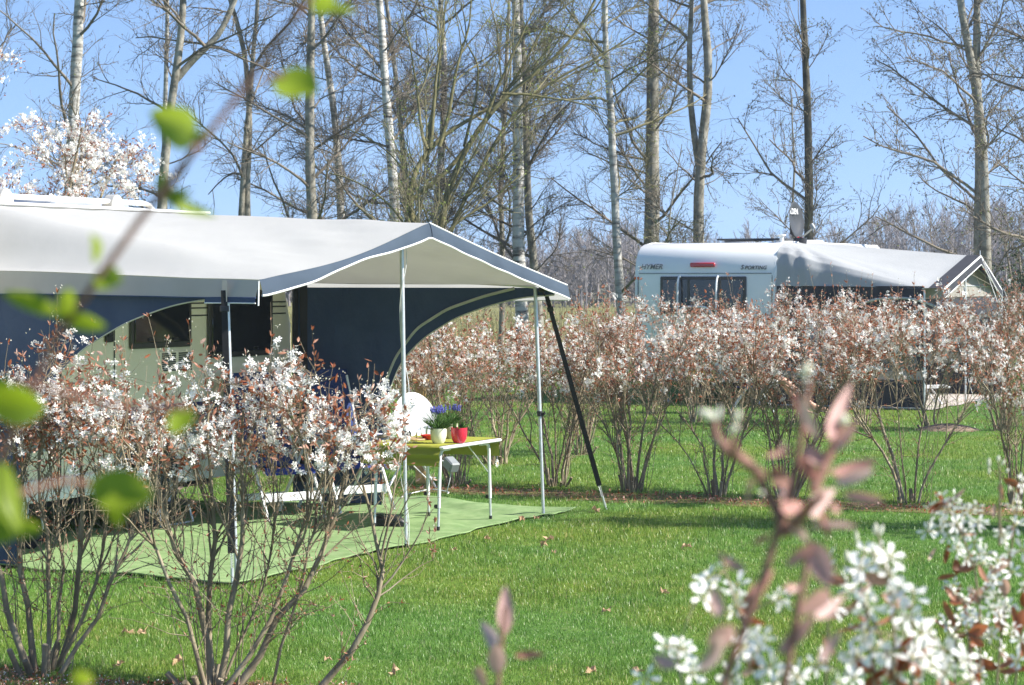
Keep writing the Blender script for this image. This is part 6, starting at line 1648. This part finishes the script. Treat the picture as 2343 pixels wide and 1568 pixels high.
# leafy twig across the left, lime-green young leaves
def v2z(p): return ((p[0] - 1452) / .4793, (p[1] - 816.7) / .4793)
def lf3(x0, y0, x1, y1, w): return (*v2z((x0, y0)), *v2z((x1, y1)), w / .4793)
fg_shrub('birch_sapling', 'blurred twig with lime-green young leaves slanting across the left foreground', 1.3,
    [[v2z((-110, 1700)), v2z((-95, 1350)), v2z((-70, 1050)), v2z((20, 850)), v2z((95, 745)), v2z((215, 625)), v2z((355, 470)), v2z((470, 315)), v2z((600, 190)), v2z((690, 70)), v2z((720, 10)), v2z((735, -40))],
     [v2z((-90, 1180)), v2z((60, 1125)), v2z((140, 1100)), v2z((230, 1112))], [v2z((370, 455)), v2z((420, 385)), v2z((445, 335))], [v2z((600, 190)), v2z((640, 175)), v2z((650, 178))], [v2z((180, 1600)), v2z((192, 1560)), v2z((195, 1545))], [v2z((30, 870)), v2z((250, 930)), v2z((425, 935))]],
    [lf3(630, 175, 728, 212, 88), lf3(452, 318, 340, 258, 84), lf3(440, 325, 490, 300, 26), lf3(365, 445, 498, 495, 28), lf3(365, 450, 372, 385, 22), lf3(365, 450, 440, 440, 26), lf3(215, 605, 203, 535, 24), lf3(215, 628, 280, 645, 55), lf3(130, 722, 5, 668, 52), lf3(130, 730, 245, 748, 46),
     lf3(140, 735, 160, 660, 36), lf3(712, 20, 765, -5, 44), lf3(720, 22, 815, 25, 26), lf3(-35, 925, 105, 932, 82), lf3(-20, 875, 25, 905, 45), lf3(430, 930, 395, 995, 52), lf3(205, 1105, 350, 1140, 90), lf3(262, 1140, 275, 1205, 44), lf3(0, 1050, 45, 1230, 62), lf3(15, 1205, 98, 1212, 52), lf3(205, 1540, 165, 1575, 40), lf3(-30, 1180, 30, 1235, 70), lf3(712, 8, 690, -30, 30)],
    [], [], M['lime_leaf'], 205, cat='sapling', side_r=.45, stem_r=.0036, lwid=1.1, mstem='rose_stem')

# ================================================================== DRY LEAVES ON THE LAWN
rng = np.random.default_rng(90)
LV = []
for k in range(4):
    n = 11; a = np.linspace(0, 2 * PI, n, endpoint=False); r = .045 * (1 + .35 * np.sin(a * 5 + k)) * np.where(np.abs(a - PI) < .4, 1.3, 1)
    V = [(0, 0, .006)]; V += [(.5 * r[i] * math.cos(a[i]), .34 * r[i] * math.sin(a[i]), .012 + .012 * math.sin(a[i] * 2 + k)) for i in range(n)]; V += [(r[i] * math.cos(a[i]), .7 * r[i] * math.sin(a[i]), .016 + .026 * math.sin(a[i] * 3 + k * 2)) for i in range(n)]
    f = [(0, 1 + i, 1 + (i + 1) % n) for i in range(n)] + [(1 + i, 1 + n + i, 1 + n + (i + 1) % n, 1 + (i + 1) % n) for i in range(n)]
    me = bpy.data.meshes.new('fallen_leaf'); me.from_pydata(V, [], f); me.update(); me.materials.append(M['deadleaf']); LV.append(me)
for k, (x, y) in enumerate([(1213, 1030), (1192, 1194), (1228, 1192), (1115, 1239), (1258, 1240), (1039, 1265), (1266, 1270), (1362, 1173), (1517, 1362), (1572, 1257), (1387, 1405), (1352, 1544), (1455, 1544), (1246, 1252), (273, 1530), (405, 1520), (466, 1560), (750, 1517), (901, 1547), (292, 1456), (326, 1456), (1010, 1150), (1640, 1172), (1780, 1178)]):
    o = bpy.data.objects.new('fallen_leaf', LV[k % 4]); COL.objects.link(o); o.location = G(x, y) + UP * .018; s = rng.uniform(.5, .9); o.scale = (s, s, s)
    o.rotation_euler = (rng.normal() * .3, rng.normal() * .3, rng.uniform(0, 6.28)); tag(o, 'dry tan leaf lying on the lawn', 'leaf', 'dry fallen leaves on the lawn')
mh = G(2168, 985); g = np.array([[(r * .45 * math.cos(a), r * .3 * math.sin(a), .09 * (1 - r * r) + .01 * math.sin(a * 7 + r * 9) * (r < .95) - .005) for a in np.linspace(0, 2 * PI, 25)] for r in np.linspace(0.02, 1, 8)])
o = MB().grid(g).build('molehill', surf('brown_earth', (.26, .19, .13), (.17, .12, .08), rough=1, scale=14, bmp=.8, bscale=40, bdist=.02), None, smooth=True); o.location = mh; tag(o, 'low brown molehill on the grass behind the hedge', 'molehill')

# ================================================================== AIR
hz = MB().box((0, 190, 7.5), (450, 470, 17)).build('haze', None)
m_, nt_h, out_h = nodes('spring_haze'); vh = nt_h.nodes.new('ShaderNodeVolumePrincipled'); vh.inputs['Color'].default_value = (.86, .91, 1, 1); vh.inputs['Density'].default_value = .0006; vh.inputs['Anisotropy'].default_value = .2
nt_h.links.new(vh.outputs[0], out_h.inputs['Volume']); hz.data.materials.append(m_); tag(hz, kind='stuff')

# ================================================================== LIGHT, SKY, CAMERA
EL, AZ = math.radians(40), math.atan2(.985, -.17)      # azimuth measured from +Y towards +X
sv = Vector((math.sin(AZ) * math.cos(EL), math.cos(AZ) * math.cos(EL), math.sin(EL)))
ld = bpy.data.lights.new('sun', 'SUN'); ld.energy = 5.0; ld.angle = math.radians(.53); ld.color = (1, .955, .88)
lo = bpy.data.objects.new('sun', ld); COL.objects.link(lo); lo.rotation_euler = sv.to_track_quat('Z', 'Y').to_euler(); lo.location = (20, -5, 20)
wd = bpy.data.worlds.new('World'); SC.world = wd; wd.use_nodes = True
nt = wd.node_tree; bg = nt.nodes['Background']; sk = nt.nodes.new('ShaderNodeTexSky'); sk.sky_type = 'NISHITA'; sk.sun_disc = False
sk.sun_elevation = EL; sk.sun_rotation = AZ; sk.air_density = 1.0; sk.dust_density = .15; sk.ozone_density = 3.0; sk.altitude = 0
hs = nt.nodes.new('ShaderNodeMix'); hs.data_type = 'RGBA'; hs.blend_type = 'MULTIPLY'; hs.inputs[0].default_value = 1; hs.inputs[7].default_value = (.92, .94, 1.02, 1)
tcw = nt.nodes.new('ShaderNodeTexCoord'); mpw = nt.nodes.new('ShaderNodeMapping'); mpw.inputs['Location'].default_value = (0, 0, .15); mpw.inputs['Scale'].default_value = (1, 1, .8)
nt.links.new(tcw.outputs['Generated'], mpw.inputs[0]); nt.links.new(mpw.outputs[0], sk.inputs[0])
nt.links.new(sk.outputs[0], hs.inputs[6]); nt.links.new(hs.outputs[2], bg.inputs[0]); bg.inputs[1].default_value = .098
cd = bpy.data.cameras.new('camera'); co_ = bpy.data.objects.new('camera', cd); COL.objects.link(co_); SC.camera = co_
co_.location = (0, 0, CH); co_.rotation_euler = (math.radians(90), 0, 0)
cd.sensor_width = 36; cd.lens = 36 * F / 2342; cd.shift_y = -(784 - HY) / 2342; cd.clip_start = .1; cd.clip_end = 3000
cd.dof.use_dof = True; cd.dof.focus_distance = 16.5; cd.dof.aperture_fstop = 9.0
SC.view_settings.view_transform = 'Standard'; SC.view_settings.look = 'None'; SC.view_settings.exposure = 1.1; SC.view_settings.gamma = 1
SC.cycles.max_bounces = 6; SC.cycles.transparent_max_bounces = 8; SC.cycles.diffuse_bounces = 3; SC.cycles.glossy_bounces = 3; SC.cycles.transmission_bounces = 5
SC.cycles.use_denoising = True
